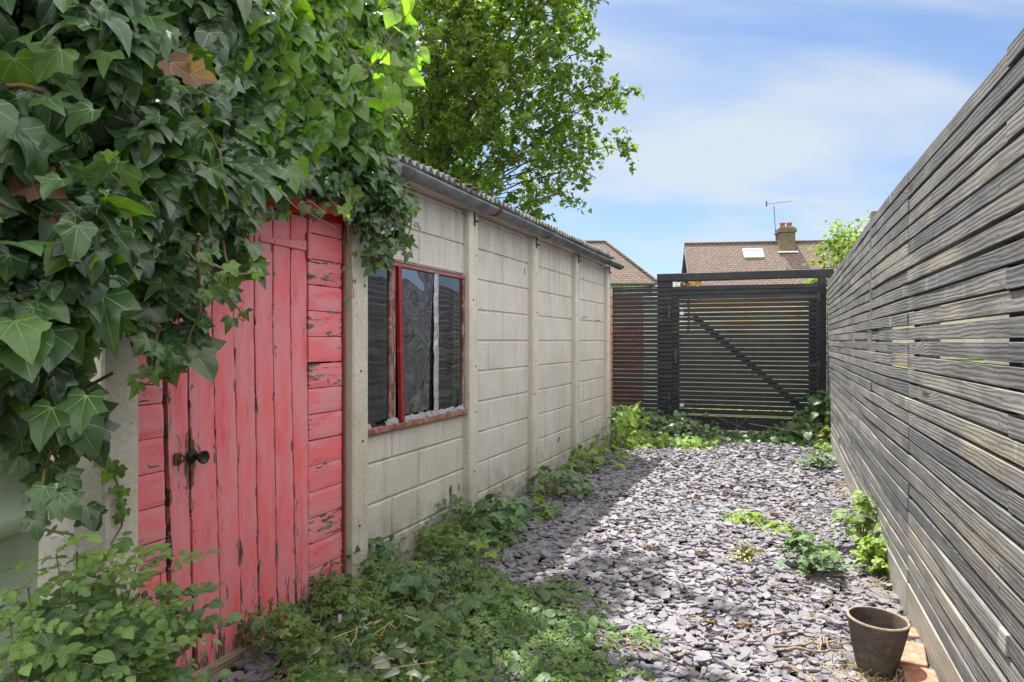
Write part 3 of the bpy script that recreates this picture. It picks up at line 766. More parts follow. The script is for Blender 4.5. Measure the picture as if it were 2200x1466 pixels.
for Y in (1.75, 2.93, 4.12):
    for row in range(NR):
        q = fpt(Y + random.gauss(0, .006), .0026, P0 + pitch * (row + .5) + random.gauss(0, .006)); v = []; m = 8
        for k in range(m):
            t_ = 6.283 * k / m; v.append((q.x + .0038 * math.cos(t_) * .363, q.y + .0038 * math.cos(t_) * .9316, q.z + .0038 * math.sin(t_)))
        v.append((q.x + fn[0] * .001, q.y + fn[1] * .001, q.z)); b = MB(); b.add(v, [(m, (k + 1) % m, k) for k in range(m)]); b.build('screw', 'rust_iron', fence, world=True)
b = MB(); b.box(-.03, .05, -.03, .06, 1.2, FZ + .045, .004, 2, fr=lambda x, y, z: fpt(4.12 + y, -.03 - x, z)); b.build('post_cap', 'grey_timber', fence, world=True)

# neighbour's things glimpsed through the gaps
nb = thing('picket_screen', 'pale vertical timber pickets glimpsed through gaps of the right slat fence', 'fence', (fx(1.6) + 1.0, 1.6, 0), R(67))
b = MB()
for k in range(-14, 34):
    b.box(k * .105, k * .105 + .05, 0, .02, .3, 1.5, .003, 2)
b.box(-1.5, 3.6, .02, .06, .5, .58); b.box(-1.5, 3.6, .02, .06, 1.62, 1.66); b.build('pickets', 'pale_fence_timber', nb)
wpz = thing('white_pipe', 'long cream plastic pipe lying behind gaps of the right slat fence', 'pipe', (fx(1.6) + .3, 1.6, 1.16), R(67))
b = MB(); b.tube([(-1.6, 0, 0), (.3, 0, .005), (.8, 0, .01)], .013, 10)
for x in (-1.2, -.75, -.3, .15, .6): b.lathe([(.013, -.02), (.018, -.02), (.018, .02), (.013, .02)], (x, 0, 0), 10)
b.build('pipe', 'cream_plastic', wpz)
rs = thing('neighbour_fence', 'cream boarded fence standing beyond the right slat fence', 'fence', (fx(2) + 1.9, 2, 0), R(67))
b = MB()
for k in range(-30, 60): b.box(k * .125, k * .125 + .12, 0, .02, 0, 1.75, .002, 2)
b.build('boards', 'pale_fence_timber', rs)

# ================================================================== gate and panel across the end
def gz(py, px): return GATE.SZ(px, py)[1]
GT = gz(615, 1500)
T0, TP0, TP1, TG0, TG1, TE = GATE.S(1316), GATE.S(1412), GATE.S(1443), GATE.S(1444), GATE.S(1757), GATE.S(1774)
print('gate', T0, TP0, TP1, TG0, TG1, TE, GT)
def gslats(b, t0, t1, z0, z1, pitch, tsl, o=0.0, skip=()):
    k = 0; z = z1
    while z - pitch > z0:
        g = .006 if k < 4 else tsl
        zc = z - pitch / 2; dz = random.gauss(0, .001); tl = random.gauss(0, .0012)
        n = 6; pts = [GATE.W(t0 + (t1 - t0) * i / n, o + random.gauss(0, .0012), zc + dz + tl * (i / n - .5)) for i in range(n + 1)]
        if k not in skip: sweep(b, pts, pitch - g, .018, (-GATE.p[0], -GATE.p[1]), .0015)
        z -= pitch; k += 1
def gfr(x, y, z): return GATE.W(x, -y, z)
gp = thing('slat_fence', 'narrow dark slatted fence panel between the shed end and the gate', 'fence', GATE.W(.3, 0, 0), GATE.rz)
b = MB(); gslats(b, T0, TG0 - .003, .10, GT - .01, .0575, .010); b.build('slat_panel', 'dark_timber', gp, world=True)
b = MB(); b.box(T0 - .005, T0 + .018, .02, .06, 0, GT, .002, 2, fr=gfr); b.build('side_batten', 'new_timber', gp, world=True)
b = MB(); b.box(T0, TG0 - .01, -.002, .04, GT - .008, GT + .012, .003, 0, fr=gfr); b.build('capping', 'dark_timber', gp, world=True)
gf = thing('gate_frame', 'dark timber gate posts joined by a high crossbeam', 'gate frame', GATE.W(1.5, 0, 0), GATE.rz)
LT = gz(583, 1600); LB = gz(600, 1600)
for a, c in ((TP0 + .0, TP1 + .004), (TG1 + .008, TG1 + .10)):
    b = MB(); b.box(a, c, (.022 if a < 1 else .0), .13, -.1, LB, .004, 2, fr=gfr); b.build('post', 'dark_timber', gf, world=True)
b = MB(); b.box(TP0 - .005, GATE.S(1792), .010, .14, LB, LT, .005, 0, fr=gfr); b.build('crossbeam', 'dark_timber', gf, world=True)
gate = thing('timber_gate', 'dark slatted timber gate with a diagonal brace and hanging padlocks', 'gate', GATE.W(TG0 + .8, 0, 0), GATE.rz)
b = MB(); gslats(b, TG0 + .003, TG1 + .004, gz(893, 1600), GT, .0575, .0095); b.build('slat_panel', 'dark_timber', gate, world=True)
b = MB(); b.box(TG0 + .004, TG0 + .09, .02, .06, .05, GT - .02, .003, 2, fr=gfr); b.box(TG1 - .10, TG1 - .004, .02, .06, .05, GT - .02, .003, 2, fr=gfr)
b.box(TG0 + .09, TG1 - .10, .02, .06, GT - .15, GT - .04, .003, 0, fr=gfr); b.box(TG0 + .09, TG1 - .10, .02, .06, .22, .30, .003, 0, fr=gfr); b.build('frame', 'dark_timber', gate, world=True)
b = MB(); a0 = GATE.SZ(1490, 680); a1 = GATE.SZ(1735, 888); d = Vector((a1[0] - a0[0], a1[1] - a0[1])).normalized(); nn = Vector((-d.y, d.x)) * .038
q = [(a0[0] + nn.x, a0[1] + nn.y), (a0[0] - nn.x, a0[1] - nn.y), (a1[0] - nn.x, a1[1] - nn.y), (a1[0] + nn.x, a1[1] + nn.y)]
v = [GATE.W(x, -.021, z) for x, z in q] + [GATE.W(x, -.058, z) for x, z in q]
b.add(v, [(0, 1, 2, 3), (7, 6, 5, 4), (0, 4, 5, 1), (1, 5, 6, 2), (2, 6, 7, 3), (3, 7, 4, 0)]); b.build('brace', 'dark_timber', gate, world=True)
b = MB(); b.box(TG0 + .01, TG1 - .01, -.004, .02, gz(926, 1600), gz(897, 1600), .003, 0, fr=gfr); b.build('kick_board', 'dark_timber', gate, world=True)
b = MB(); b.box(TG0 + .2, TG1 - .06, -.012, .012, gz(896, 1600), gz(892, 1600), .002, 0, fr=gfr); b.build('ledge_strip', 'pale_fence_timber', gate, world=True)
for px0, px1, py in ((1690, 1757, 639), (1735, 1757, 785)):
    b = MB(); s0, z = GATE.SZ(px0, py); s1, _ = GATE.SZ(px1, py); b.box(s0, s1, -.008, -.001, z - .02, z + .02, .001, fr=gfr); b.box(s1 - .0, s1 + .03, -.012, -.001, z - .06, z + .05, .002, fr=gfr); b.build('hinge', 'charcoal_metal', gate, world=True)
for px, py, h in ((1438, 670, .09), (1438, 855, .05)):
    b = MB(); s, z = GATE.SZ(px, py); b.box(s - .012, s + .012, -.02, -.001, z - h, z + h, .003, fr=gfr); b.build('latch_plate', 'charcoal_metal', gate, world=True)
b = MB(); s, z = GATE.SZ(1452, 768); b.box(s - .018, s + .018, -.012, -.001, z - .08, z + .08, .003, fr=gfr); b.tube([GATE.W(s - .01, .012, z + .03), GATE.W(s - .01, .05, z + .02), GATE.W(s - .01, .05, z - .03), GATE.W(s - .01, .012, z - .04)], .007, 6); b.build('pull_handle', 'charcoal_metal', gate, world=True)
b = MB(); s, z = GATE.SZ(1452, 671); b.box(s - .08, s + .14, -.016, -.003, z - .006, z + .006, .001, fr=gfr); b.build('bolt', 'rust_iron', gate, world=True)
for px, py, lab in ((1465, 671, 'brass padlock hanging on the upper bolt of the dark gate'), (1465, 868, 'brass padlock hanging near the bottom of the dark gate')):
    s, z = GATE.SZ(px, py + 3, .02); t_ = thing('padlock', lab, 'padlock', GATE.W(s, .02, z - .02), GATE.rz)
    b = MB(); b.box(-.025, .025, -.01, .01, 0, .04, .004); b.build('body', 'cream_plastic', t_)
    b = MB(); b.tube([(-.015, 0, .038)] + [(-.015 * math.cos(R(a)), 0, .06 + .015 * math.sin(R(a))) for a in range(0, 181, 30)] + [(.015, 0, .038)], .004, 8); b.build('shackle', 'galvanised', t_)
# beyond the gate
bw = thing('brick_wall', 'red brick garage wall seen through the left slatted panel', 'wall', at(1300, 733, 11.2) - Vector((0, 0, CH)), 0)
b = MB(); b.box(-1.6, .62, 0, .22, -.05, 1.98)
b.build('wall', 'brickwork', bw, bc=lambda x, y, z: (x + y, z, 0))
b = MB(); b.box(.625, .86, -.03, .2, -.05, 1.93, .006); b.build('end_pier', 'post_concrete', bw)
cf = thing('closeboard_fence', 'pale closeboard fence with new trellis top seen through the gate', 'fence', (at(1445, 733, 12.2).x, 12.2, 0), R(-6))
b = MB()
for k in range(34):
    b.box(k * .105, k * .105 + .10, random.uniform(0, .012), .02, .12, 1.40 + random.gauss(0, .004), .002, 2)
b.build('boards', 'pale_fence_timber', cf)
b = MB(); b.box(-.02, 3.6, -.01, .03, 0, .12, .003); b.build('gravel_board', 'post_concrete', cf)
b = MB()
for z in (1.66, 1.76, 1.86, 1.96): b.box(.35, 3.6, -.01, .015, z, z + .045, .002, 0)
for x in (.35, 1.25, 2.15, 3.05): b.box(x, x + .05, .016, .05, 1.42, 2.02, .002, 2)
b.box(.9, 1.5, -.01, .015, 1.45, 1.62, .002, 0)
b.build('trellis', 'new_timber', cf)

# ================================================================== houses far behind
def house_frame(px, Y, rz, name, label):
    p = at(px, 733, Y); return thing(name, label, 'house', (p.x, Y, 0), rz)
h2 = house_frame(1483, 47, R(-8), 'terraced_house', 'brown tiled house with skylight, chimney and aerial behind the gate')
L = 22; e = 5.05; rg = 8.35; dp = 3.6
b = MB(); b.box(.25, L, .35, 7.0, 0, e - .05); b.build('wall', 'render_wall', h2)
b = MB(); v = [(0, 0, e), (L, 0, e), (L, dp, rg), (0, dp, rg), (L, 2 * dp, e), (0, 2 * dp, e)]
v += [(x, y, z - .18) for x, y, z in v]
b.add(v, [(0, 1, 2, 3), (3, 2, 4, 5), (6, 9, 8, 7), (9, 11, 10, 8), (0, 3, 9, 6), (3, 5, 11, 9), (0, 6, 7, 1), (1, 7, 8, 2), (2, 8, 10, 4), (4, 10, 11, 5)])
rf = b.build('roof', 'roof_tiles', h2, bc=lambda x, y, z: (x, z * 1.35, 0))
b = MB(); b.tube([(0, dp, rg + .03), (L, dp, rg + .03)], .12, 8); b.build('ridge_tiles', 'roof_tiles', rf, bc=lambda x, y, z: (x, z, 0))
b = MB(); b.box(-.05, L, -.14, -.02, e - .14, e - .02, .02); b.tube([(-.1, .1, e - .2), (-.1, .1, 0)], .07, 8); b.build('gutter', 'charcoal_metal', h2)
b = MB(); v = [(-.09, -.1, e - .15), (-.09, dp * .82, rg - .75), (-.09, dp * .82, rg - .45), (-.09, -.1, e + .1)]; v += [(-.005, y, z) for _, y, z in v]
b.add(v, [(0, 1, 2, 3), (4, 7, 6, 5), (0, 4, 5, 1), (1, 5, 6, 2), (2, 6, 7, 3), (3, 7, 4, 0)]); b.build('bargeboard', 'charcoal_metal', h2)
def onroof(x, q, up=0.0):   # point on the front slope, q = 0 eave .. 1 ridge
    n = Vector((0, -(rg - e), dp)).normalized(); return Vector((x, dp * q, e + (rg - e) * q)) + n * up
def k2x(px): # local x along the ridge for a picture column
    a = R(-8); k = (px - CX) / F; ox, oy = h2.location.x, h2.location.y + dp * .5; return (k * oy - ox) / (math.cos(a) - k * math.sin(a))
xs0, xs1 = k2x(1594), k2x(1637)
b = MB(); qa, qb = .62, .83
for (xa, xb, q0, q1) in ((xs0, xs0 + .12, qa, qb), (xs1 - .12, xs1, qa, qb), (xs0 + .12, xs1 - .12, qa, qa + .03), (xs0 + .12, xs1 - .12, qb - .03, qb)):
    c = [onroof(xa, q0, .02), onroof(xb, q0, .02), onroof(xb, q1, .02), onroof(xa, q1, .02)]; d_ = [onroof(xa, q0, .12), onroof(xb, q0, .12), onroof(xb, q1, .12), onroof(xa, q1, .12)]
    b.add(c + d_, [(4, 5, 6, 7), (0, 1, 5, 4), (1, 2, 6, 5), (2, 3, 7, 6), (3, 0, 4, 7)])
w2 = b.build('skylight', 'white_frame', rf)
b = MB(); c = [onroof(xs0 + .1, qa + .02, .07), onroof(xs1 - .1, qa + .02, .07), onroof(xs1 - .1, qb - .02, .07), onroof(xs0 + .1, qb - .02, .07)]; b.add(c, [(0, 1, 2, 3)]); b.build('pane', 'skylight_glass', rf)
xc = k2x(1693); b = MB(); b.box(xc - .55, xc + .5, dp - .85, dp + .4, rg - 1.1, rg + .62, .02); b.box(xc - .64, xc + .59, dp - .95, dp + .5, rg + .62, rg + .79, .02); b.box(xc - .60, xc + .55, dp - .9, dp + .45, rg + .79, rg + .95, .03)
b.box(xc - .5, xc + .45, dp - .8, dp + .35, rg + .95, rg + 1.05, .04)
ch_ = b.build('chimney', 'chimney_brick', h2, bc=lambda x, y, z: (x + y, z, 0))
b = MB(); b.box(xc - .7, xc + .65, dp - 1.1, dp - .75, rg - .86, rg - .76); b.build('flashing', 'white_frame', ch_)
for x in (xc - .25, xc + .22):
    b = MB(); b.lathe([(.16, 0), (.17, .28), (.21, .30), (.21, .36), (.13, .36), (.12, .1)], (x, dp - .3, rg + 1.02), 14); b.build('chimney_pot', 'clay_pot', ch_, smooth=True)
xa = k2x(1668); b = MB(); zt_ = rg + 2.7; b.tube([(xa + .25, dp + .3, rg - .2), (xa, dp, zt_)], .025, 6); b.tube([(xa - .5, dp, zt_ + .12), (xa + 1.3, dp, zt_ + .3)], .015, 6)
for i in range(9): x = xa - .4 + i * .2; b.tube([(x, dp - .18, zt_ + .13 + i * .02), (x, dp + .18, zt_ + .13 + i * .02)], .008, 4)
b.box(xa - .55, xa - .47, dp - .05, dp + .05, zt_ - .05, zt_ + .35)
b.build('aerial', 'charcoal_metal', h2)
h1 = house_frame(1180, 45, R(0), 'hipped_house', 'brown hip roofed house left of the gate beyond the shed')
w1 = at(1414, 733, 45).x - at(1180, 733, 45).x; e = 1.2 + 45 * 125 / F; d1 = 3.3
xr = at(1300, 733, 48.3).x - at(1180, 733, 45).x; rg1 = CH + 48.3 * 213 / F
b = MB(); b.box(-3, w1 - .4, .4, 6.2, 0, e - .03); b.build('wall', 'render_wall', h1)
b = MB(); v = [(-4, 0, e), (w1, 0, e), (xr, d1, rg1), (-4, d1, rg1), (w1, 2 * d1, e), (-4, 2 * d1, e)]; v += [(x, y, z - .12) for x, y, z in v]
b.add(v, [(0, 1, 2, 3), (1, 4, 2), (3, 2, 4, 5), (0, 6, 7, 1), (1, 7, 10, 4), (6, 11, 10, 7), (0, 3, 5, 11, 6)])
rf1 = b.build('roof', 'roof_tiles', h1, bc=lambda x, y, z: (x, z * 1.35, 0))
b = MB(); b.tube([(-4, d1, rg1), (xr, d1, rg1 + .02)], .1, 8); b.tube([(xr, d1, rg1 + .02), (w1, 0, e + .05)], .1, 8); b.build('ridge_tiles', 'roof_tiles', rf1, bc=lambda x, y, z: (x, z, 0))
b = MB(); b.box(-4, w1 + .05, -.12, -.01, e - .13, e - .02, .02); b.tube([(w1 - .45, .3, e - .15), (w1 - .45, .3, 0)], .06, 8); b.build('gutter', 'charcoal_metal', h1)
x0 = at(1341, 733, 45).x - h1.location.x; x1 = at(1386, 733, 45).x - h1.location.x
b = MB(); b.box(x0, x1, .33, .39, e - 1.6, e - .16, .02); wn = b.build('window', 'white_frame', h1)
b = MB(); b.box(x0 + .08, x0 + .62, .322, .327, e - 1.5, e - .24); b.box(x0 + .72, x1 - .08, .322, .327, e - 1.5, e - .24); b.build('pane', 'skylight_glass', wn)

# ================================================================== leaf templates
def tri_template(outline, center=(0, .3), ring=.55, curl=.25, fold=.18, wave=.04):
    """outline = half outline (x>=0) from base to tip. Returns V, tris, UV"""
    half = outline; full = half + [(-x, y) for x, y in reversed(half[1:-1])] if half[0][0] == 0 else half + [(-x, y) for x, y in reversed(half)]
    n = len(full); c = np.array(center); O = np.array(full); Rg = c + (O - c) * ring
    if ring: P = np.vstack([[c], Rg, O])
    else: P = np.vstack([[c], O])
    x, y = P[:, 0], P[:, 1]; r2 = (x ** 2 + (y - .3) ** 2)
    z = fold * np.abs(x) - curl * r2 + wave * np.sin(x * 9 + y * 5)
    V = np.stack([x, y, z], 1); T = []
    for i in range(n):
        j = (i + 1) % n
        T.append((0, 1 + i, 1 + j))
        if ring: T += [(1 + i, 1 + n + i, 1 + n + j), (1 + i, 1 + n + j, 1 + j)]
    T = np.array(T)[:, ::-1]
    return V, T, P
ivyA = [(0, .0), (.10, -.13), (.26, -.20), (.43, -.16), (.50, -.02), (.46, .10), (.56, .24), (.68, .40), (.50, .46), (.36, .50), (.29, .57), (.27, .70), (.20, .84), (.09, .95), (0, 1.04)]
ivyB = [(0, .0), (.12, -.14), (.30, -.16), (.42, -.02), (.46, .12), (.62, .26), (.52, .38), (.36, .42), (.30, .55), (.22, .76), (.10, .92), (0, 1.05)]
ivyC = [(0, .02), (.13, -.12), (.32, -.10), (.46, .06), (.50, .24), (.42, .46), (.28, .68), (.12, .88), (0, 1.0)]
ivyD = [(0, .0), (.10, -.10), (.22, -.14), (.38, -.10), (.50, .12), (.60, .42), (.44, .40), (.26, .40), (.20, .62), (.12, .86), (0, 1.12)]
IV = []
for o_ in (ivyA, ivyB, ivyC, ivyD):
    for cu, fo, wa in ((.30, .22, .03), (.10, .35, .05), (.5, .10, .045), (.75, .45, .05)): IV.append(tri_template(o_, (0, .12), .55, cu, fo, wa))
ovb = 1
oval = [(0, 0), (.16, .12), (.26, .32), (.27, .52), (.18, .78), (0, 1.0)]
LF = [tri_template(oval, (0, .45), 0, .25, fo, .02) for fo in (.2, .35)]
LFb = [tri_template([(0, 0), (.22, .10), (.36, .32), (.36, .52), (.22, .80), (0, 1.0)], (0, .45), .55, cu, fo, .03) for cu, fo in ((.25, .2), (.4, .35))]
obov = [(0, 0), (.12, .22), (.25, .52), (.25, .76), (.14, .94), (0, 1.0)]
LO = [tri_template(obov, (0, .55), 0, .3, fo, .02) for fo in (.25, .4)]
mapleo = [(0, 0), (.16, .04), (.42, -.02), (.34, .18), (.60, .46), (.34, .46), (.22, .52), (.26, .74), (.12, .80), (0, 1.0)]
MP = [tri_template(mapleo, (0, .25), 0, cu, fo, .06) for cu, fo in ((.2, .2), (.6, .35), (.1, .5))]
WL = [tri_template([(0, 0), (.14, .1), (.2, .4), (.15, .8), (0, 1.0)], (0, .45), .6, cu, 1.4, .05) for cu in (.2, .9)]

def frames(N, tip, twist_noise=0.0):
    """rotation matrices from normals and tip directions; columns = x, y(tip), z(normal)"""
    N = N / np.linalg.norm(N, axis=1, keepdims=True)
    T = tip - (tip * N).sum(1, keepdims=True) * N; T /= np.linalg.norm(T, axis=1, keepdims=True) + 1e-9
    X = np.cross(T, N); return np.stack([X, T, N], axis=2)
def scatter(name, temps, P, Rm, S, mat, parent=None, age=None, world=True, ti=None, rnd=None, smooth=True, keep_arrays=False):
    n = len(P); P = np.asarray(P, float); S = np.asarray(S, float)
    if S.ndim == 1: S = np.repeat(S[:, None], 3, 1)
    ti = rng.integers(0, len(temps), n) if ti is None else ti
    rnd = rng.random(n) if rnd is None else rnd; age = np.zeros(n) if age is None else age
    Vs, Ts, LC, AG = [], [], [], []; base = 0
    for k, (V, T, UV) in enumerate(temps):
        ix = np.where(ti == k)[0]
        if not len(ix): continue
        L = V[None] * S[ix][:, None, :]
        W = np.einsum('nij,nvj->nvi', Rm[ix], L) + P[ix][:, None, :]
        m = len(V); Vs.append(W.reshape(-1, 3)); Ts.append((T[None] + (np.arange(len(ix)) * m)[:, None, None] + base).reshape(-1, 3))
        lc = np.empty((len(ix), m, 3)); lc[:, :, 0] = UV[None, :, 0]; lc[:, :, 1] = UV[None, :, 1]; lc[:, :, 2] = rnd[ix][:, None]
        LC.append(lc.reshape(-1, 3)); AG.append(np.repeat(age[ix], m)); base += len(ix) * m
    return mk_mesh(name, np.vstack(Vs), np.vstack(Ts), mat, parent, {'lc': ('FLOAT_VECTOR', np.vstack(LC)), 'age': ('FLOAT', np.concatenate(AG))}, smooth, world)
def inpoly(x, y, poly):
    c = False; n = len(poly)
    for i in range(n):
        x1, y1 = poly[i]; x2, y2 = poly[(i + 1) % n]
        if (y1 > y) != (y2 > y) and x < (x2 - x1) * (y - y1) / (y2 - y1) + x1: c = not c
    return c
class Leaves:
    def __init__(s): s.P = []; s.N = []; s.T = []; s.S = []; s.A = []; s.K = []; s.R = []
    def add(s, p, n, t, size, age=0.0, k=0, r=None):
        s.P.append(tuple(p)); s.N.append(tuple(n)); s.T.append(tuple(t)); s.S.append(size); s.A.append(age); s.K.append(k); s.R.append(random.random() if r is None else r)
    def build(s, name, temps, mat, parent=None):
        return scatter(name, temps, np.array(s.P), frames(np.array(s.N), np.array(s.T)), np.array(s.S), mat, parent, np.array(s.A), ti=np.array(s.K) % len(temps), rnd=np.array(s.R))
def rv(a=1.0): return Vector((random.gauss(0, a), random.gauss(0, a), random.gauss(0, a)))
def lerp_tab(x, tab):
    if x <= tab[0][0]: return tab[0][1]
    for (a, b_), (c, d_) in zip(tab[:-1], tab[1:]):
        if x <= c: return b_ + (d_ - b_) * (x - a) / (c - a)
    return tab[-1][1]

# ================================================================== ivy
ivy = thing('ivy', 'large dark green ivy spilling over the shed front and roof, browned leaves in it', 'ivy', (-1.3, 2.0, 0))
ipoly = [(-420, -420), (420, -420), (640, -170), (800, -70), (870, 0), (905, 110), (850, 200), (845, 330), (880, 430), (885, 520), (850, 560), (800, 572), (775, 540), (765, 470), (690, 415), (600, 408), (550, 430), (515, 490), (540, 560), (505, 600), (455, 640), (440, 720), (395, 765), (335, 770), (290, 700), (225, 690), (175, 730), (165, 820), (185, 880), (190, 930), (150, 960), (60, 925), (-120, 930), (-420, 900)]
DT_ = [(-420, 1.02), (0, 1.30), (200, 1.42), (350, 1.62), (500, 2.0), (620, 2.35), (750, 2.85), (850, 3.15), (910, 3.35)]
LS_ = [(-420, .064), (250, .065), (420, .064), (520, .064), (700, .062), (900, .060)]
lv = Leaves(); cnt = 0; tries = 0
NI = 8800
while cnt < NI and tries < 400000:
    tries += 1
    x = random.uniform(-420, 910); y = random.uniform(-420, 990)
    if not inpoly(x, y, ipoly): continue
    D = lerp_tab(x, DT_) + .10 * math.sin(x * .017 + 1) * math.cos(y * .013) + .05 * math.sin(x * .05 + y * .03)
    if y > 430 and x > 240: D += min(.28, (y - 430) / 130 * .16)
    if y > 700 and x < 240: D += min(.25, (y - 700) / 250 * .25)
    ls = lerp_tab(x, LS_); juv = False
    if (y > 400 and x > 240) : ls = .050; juv = True
    if x > 700 and y > 330: ls = .046; juv = True
    if y > 760 and x < 240: ls = .070
    lpx = ls * F / D
    if 368 < x < 408 and 655 < y < 735: continue
    if random.random() > (28.0 / lpx) ** 2 * 1.3: continue
    # thin the last part of the lower edge so that it hangs in strands
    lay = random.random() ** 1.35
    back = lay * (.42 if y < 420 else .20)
    if x > 640 and y < 300:
        back *= .35
        if random.random() < .35: continue
    if not inpoly(x, y + 28, ipoly) or not inpoly(x + 20, y, ipoly):
        if random.random() < .45: continue
    if x > 230 and y > 400 and not inpoly(x + 25, y + 75, ipoly) and math.sin(x * .11 + 1.3 * math.sin(y * .03)) < .25 and random.random() < .80: continue
    D2 = D + back
    if x > 235:                          # stay outside the wall
        Yw = WALL.W(WALL.S(x, .03), .03, 0)[1]
        zc = CH - (y - CY) * D2 / F
        if zc < 2.05: D2 = min(D2, Yw - .02)
    p = at(x, y, D2)
    view = Vector((-p.x, -p.y, CH - p.z)).normalized()
    n = view * .60 + Vector((.10, -.25, .60)) + rv(.46)
    t = Vector((random.gauss(0, .45), random.gauss(0, .3), -1.0))
    size = ls * random.lognormvariate(0, .27)
    if random.random() < .12: size *= .55
    top_right = x > 560 + random.uniform(-60, 60) and y < 330 + random.uniform(-60, 60)
    kk = random.choice([8, 9, 10, 11, 4, 5, 6, 8, 9]) if top_right else (random.choice([0, 1, 2, 12, 13, 14, 0, 1]) if juv else random.choice([0, 1, 2, 3, 4, 5, 6, 7, 8, 9, 12, 13, 15]))
    age = 0.0
    u = random.random()
    if top_right: age = max(0, random.gauss(.50, .25))  # yellower, more translucent leaf tone painted in for backlight
    elif u < .05: age = random.uniform(.35, .9)
    elif u < .35: age = random.uniform(0, .25)
    lv.add(p, n, t, size, min(1, age), kk, max(0.0, random.random() * 1.1 - .9 * lay))  # deeper leaves get a darker colour: self-shadow painted into the mass
    cnt += 1
print('ivy leaves', cnt, tries)
stems = MB()
def vine(pts, ls, step, r0=.004, jit=.02, age=.15, kinds=(0, 1, 12, 13), both=True, spread=.03):
    """hanging/climbing shoot through picture points (px, py, depth) with alternate leaves"""
    W = [at(*q) for q in pts]; fine = []
    for a, c in zip(W[:-1], W[1:]):
        m = max(2, int((c - a).length / .03))
        for i in range(m): fine.append(a.lerp(c, i / m) + rv(.002))
    fine.append(W[-1]); L = len(fine)
    stems.tube(fine, [r0 * (1 - .7 * i / L) + .0008 for i in range(L)], 6)
    acc = 0; sgn = 1
    for i in range(1, L):
        acc += (fine[i] - fine[i - 1]).length
        if acc > step:
            acc = 0; sgn = -sgn; d = (fine[i] - fine[i - 1]).normalized()
            sd = Vector((sgn * .6, -.4, .1)) + rv(.3)
            if abs(fine[i].x / fine[i].y - (390 - CX) / F) < .020 and abs((CH - fine[i].z) / fine[i].y - (700 - CY) / F) < .035: continue
            q = fine[i] + sd.normalized() * spread * random.uniform(.4, 1.2)
            view = Vector((-q.x, -q.y, CH - q.z)).normalized()
            stems.tube([fine[i], fine[i].lerp(q, .5) + Vector((0, 0, .004)), q], .0011, 4)
            lv.add(q, view * .8 + Vector((.1, 0, .4)) + rv(.35), Vector((sgn * .4, 0, -1)) + rv(.3), ls * random.uniform(.6, 1.25), min(.9, age * random.uniform(0, 2)), random.choice(kinds))
vine([(430, 560, 1.75), (505, 590, 1.85), (560, 585, 1.9)], .035, .018, age=.5)
vine([(425, 500, 1.75), (430, 640, 1.85), (425, 690, 1.88), (398, 750, 1.9), (352, 800, 1.93), (312, 828, 1.95)], .048, .03, .0045, age=.2)
vine([(400, 540, 1.8), (470, 610, 1.9), (510, 660, 1.95), (525, 690, 1.97)], .045, .028)
vine([(540, 440, 2.1), (535, 520, 2.15), (552, 600, 2.2)], .05, .025)
vine([(480, 520, 2.0), (500, 640, 2.05)], .045, .022)
vine([(340, 700, 1.72), (330, 790, 1.75), (322, 815, 1.78)], .045, .022)
vine([(250, 660, 1.62), (215, 720, 1.66), (180, 760, 1.7)], .05, .03)
vine([(830, 400, 3.15), (850, 470, 3.15), (840, 540, 3.2)], .05, .02)
vine([(870, 400, 3.2), (885, 470, 3.2), (868, 545, 3.25)], .05, .022)
vine([(800, 450, 3.15), (800, 540, 3.15), (812, 580, 3.2)], .05, .02)
vine([(745, 480, 3.0), (752, 560, 3.1), (760, 640, 3.15)], .03, .06, .0015)
vine([(600, 430, 2.35), (612, 470, 2.4)], .05, .03); vine([(660, 430, 2.5), (690, 450, 2.6)], .05, .02); vine([(700, 420, 2.7), (748, 472, 2.85)], .045, .02, age=.6)
vine([(760, 180, 2.75), (820, 120, 2.75), (868, 40, 2.75), (885, -10, 2.75)], .085, .035, .005, age=3.5, kinds=(8, 9, 10, 11, 8), spread=.05)
vine([(845, 90, 2.9), (870, 150, 2.95), (845, 240, 3.0)], .085, .05, .002, age=3.0, kinds=(8, 9, 11), spread=.04)
vine([(800, 60, 2.8), (830, 170, 2.85), (828, 250, 2.85)], .085, .05, .002, age=3.0, kinds=(8, 9, 11), spread=.04)
# trail down beside the water butt and the young climber on the corner post
vine([(60, 900, 1.5), (90, 1000, 1.55), (120, 1080, 1.6), (150, 1110, 1.62)], .056, .024, .005, age=.02, kinds=(4, 5, 0, 1), spread=.05)
vine([(120, 930, 1.55), (95, 1040, 1.5), (100, 1120, 1.5)], .055, .028, .004, age=.05, kinds=(4, 5, 0, 1), spread=.04)
vine([(110, 960, 1.75), (130, 1010, 1.75), (160, 1090, 1.8), (190, 1120, 1.8)], .062, .025, .004, age=.0, kinds=(4, 5, 0), spread=.06)
for k, (px, py, s_, kk) in enumerate(((110, 905, .085, 4), (372, 1040 - 120, .0, 4), (185, 880, .075, 0), (95, 1075, .055, 4), (130, 1090, .055, 4), (470, 80, .0, 0))):
    if s_: lv.add(at(px, py - 30, 1.36), (.05, -.9, .35), (random.gauss(0, .15), 0, -1), s_, .1, kk, .8)
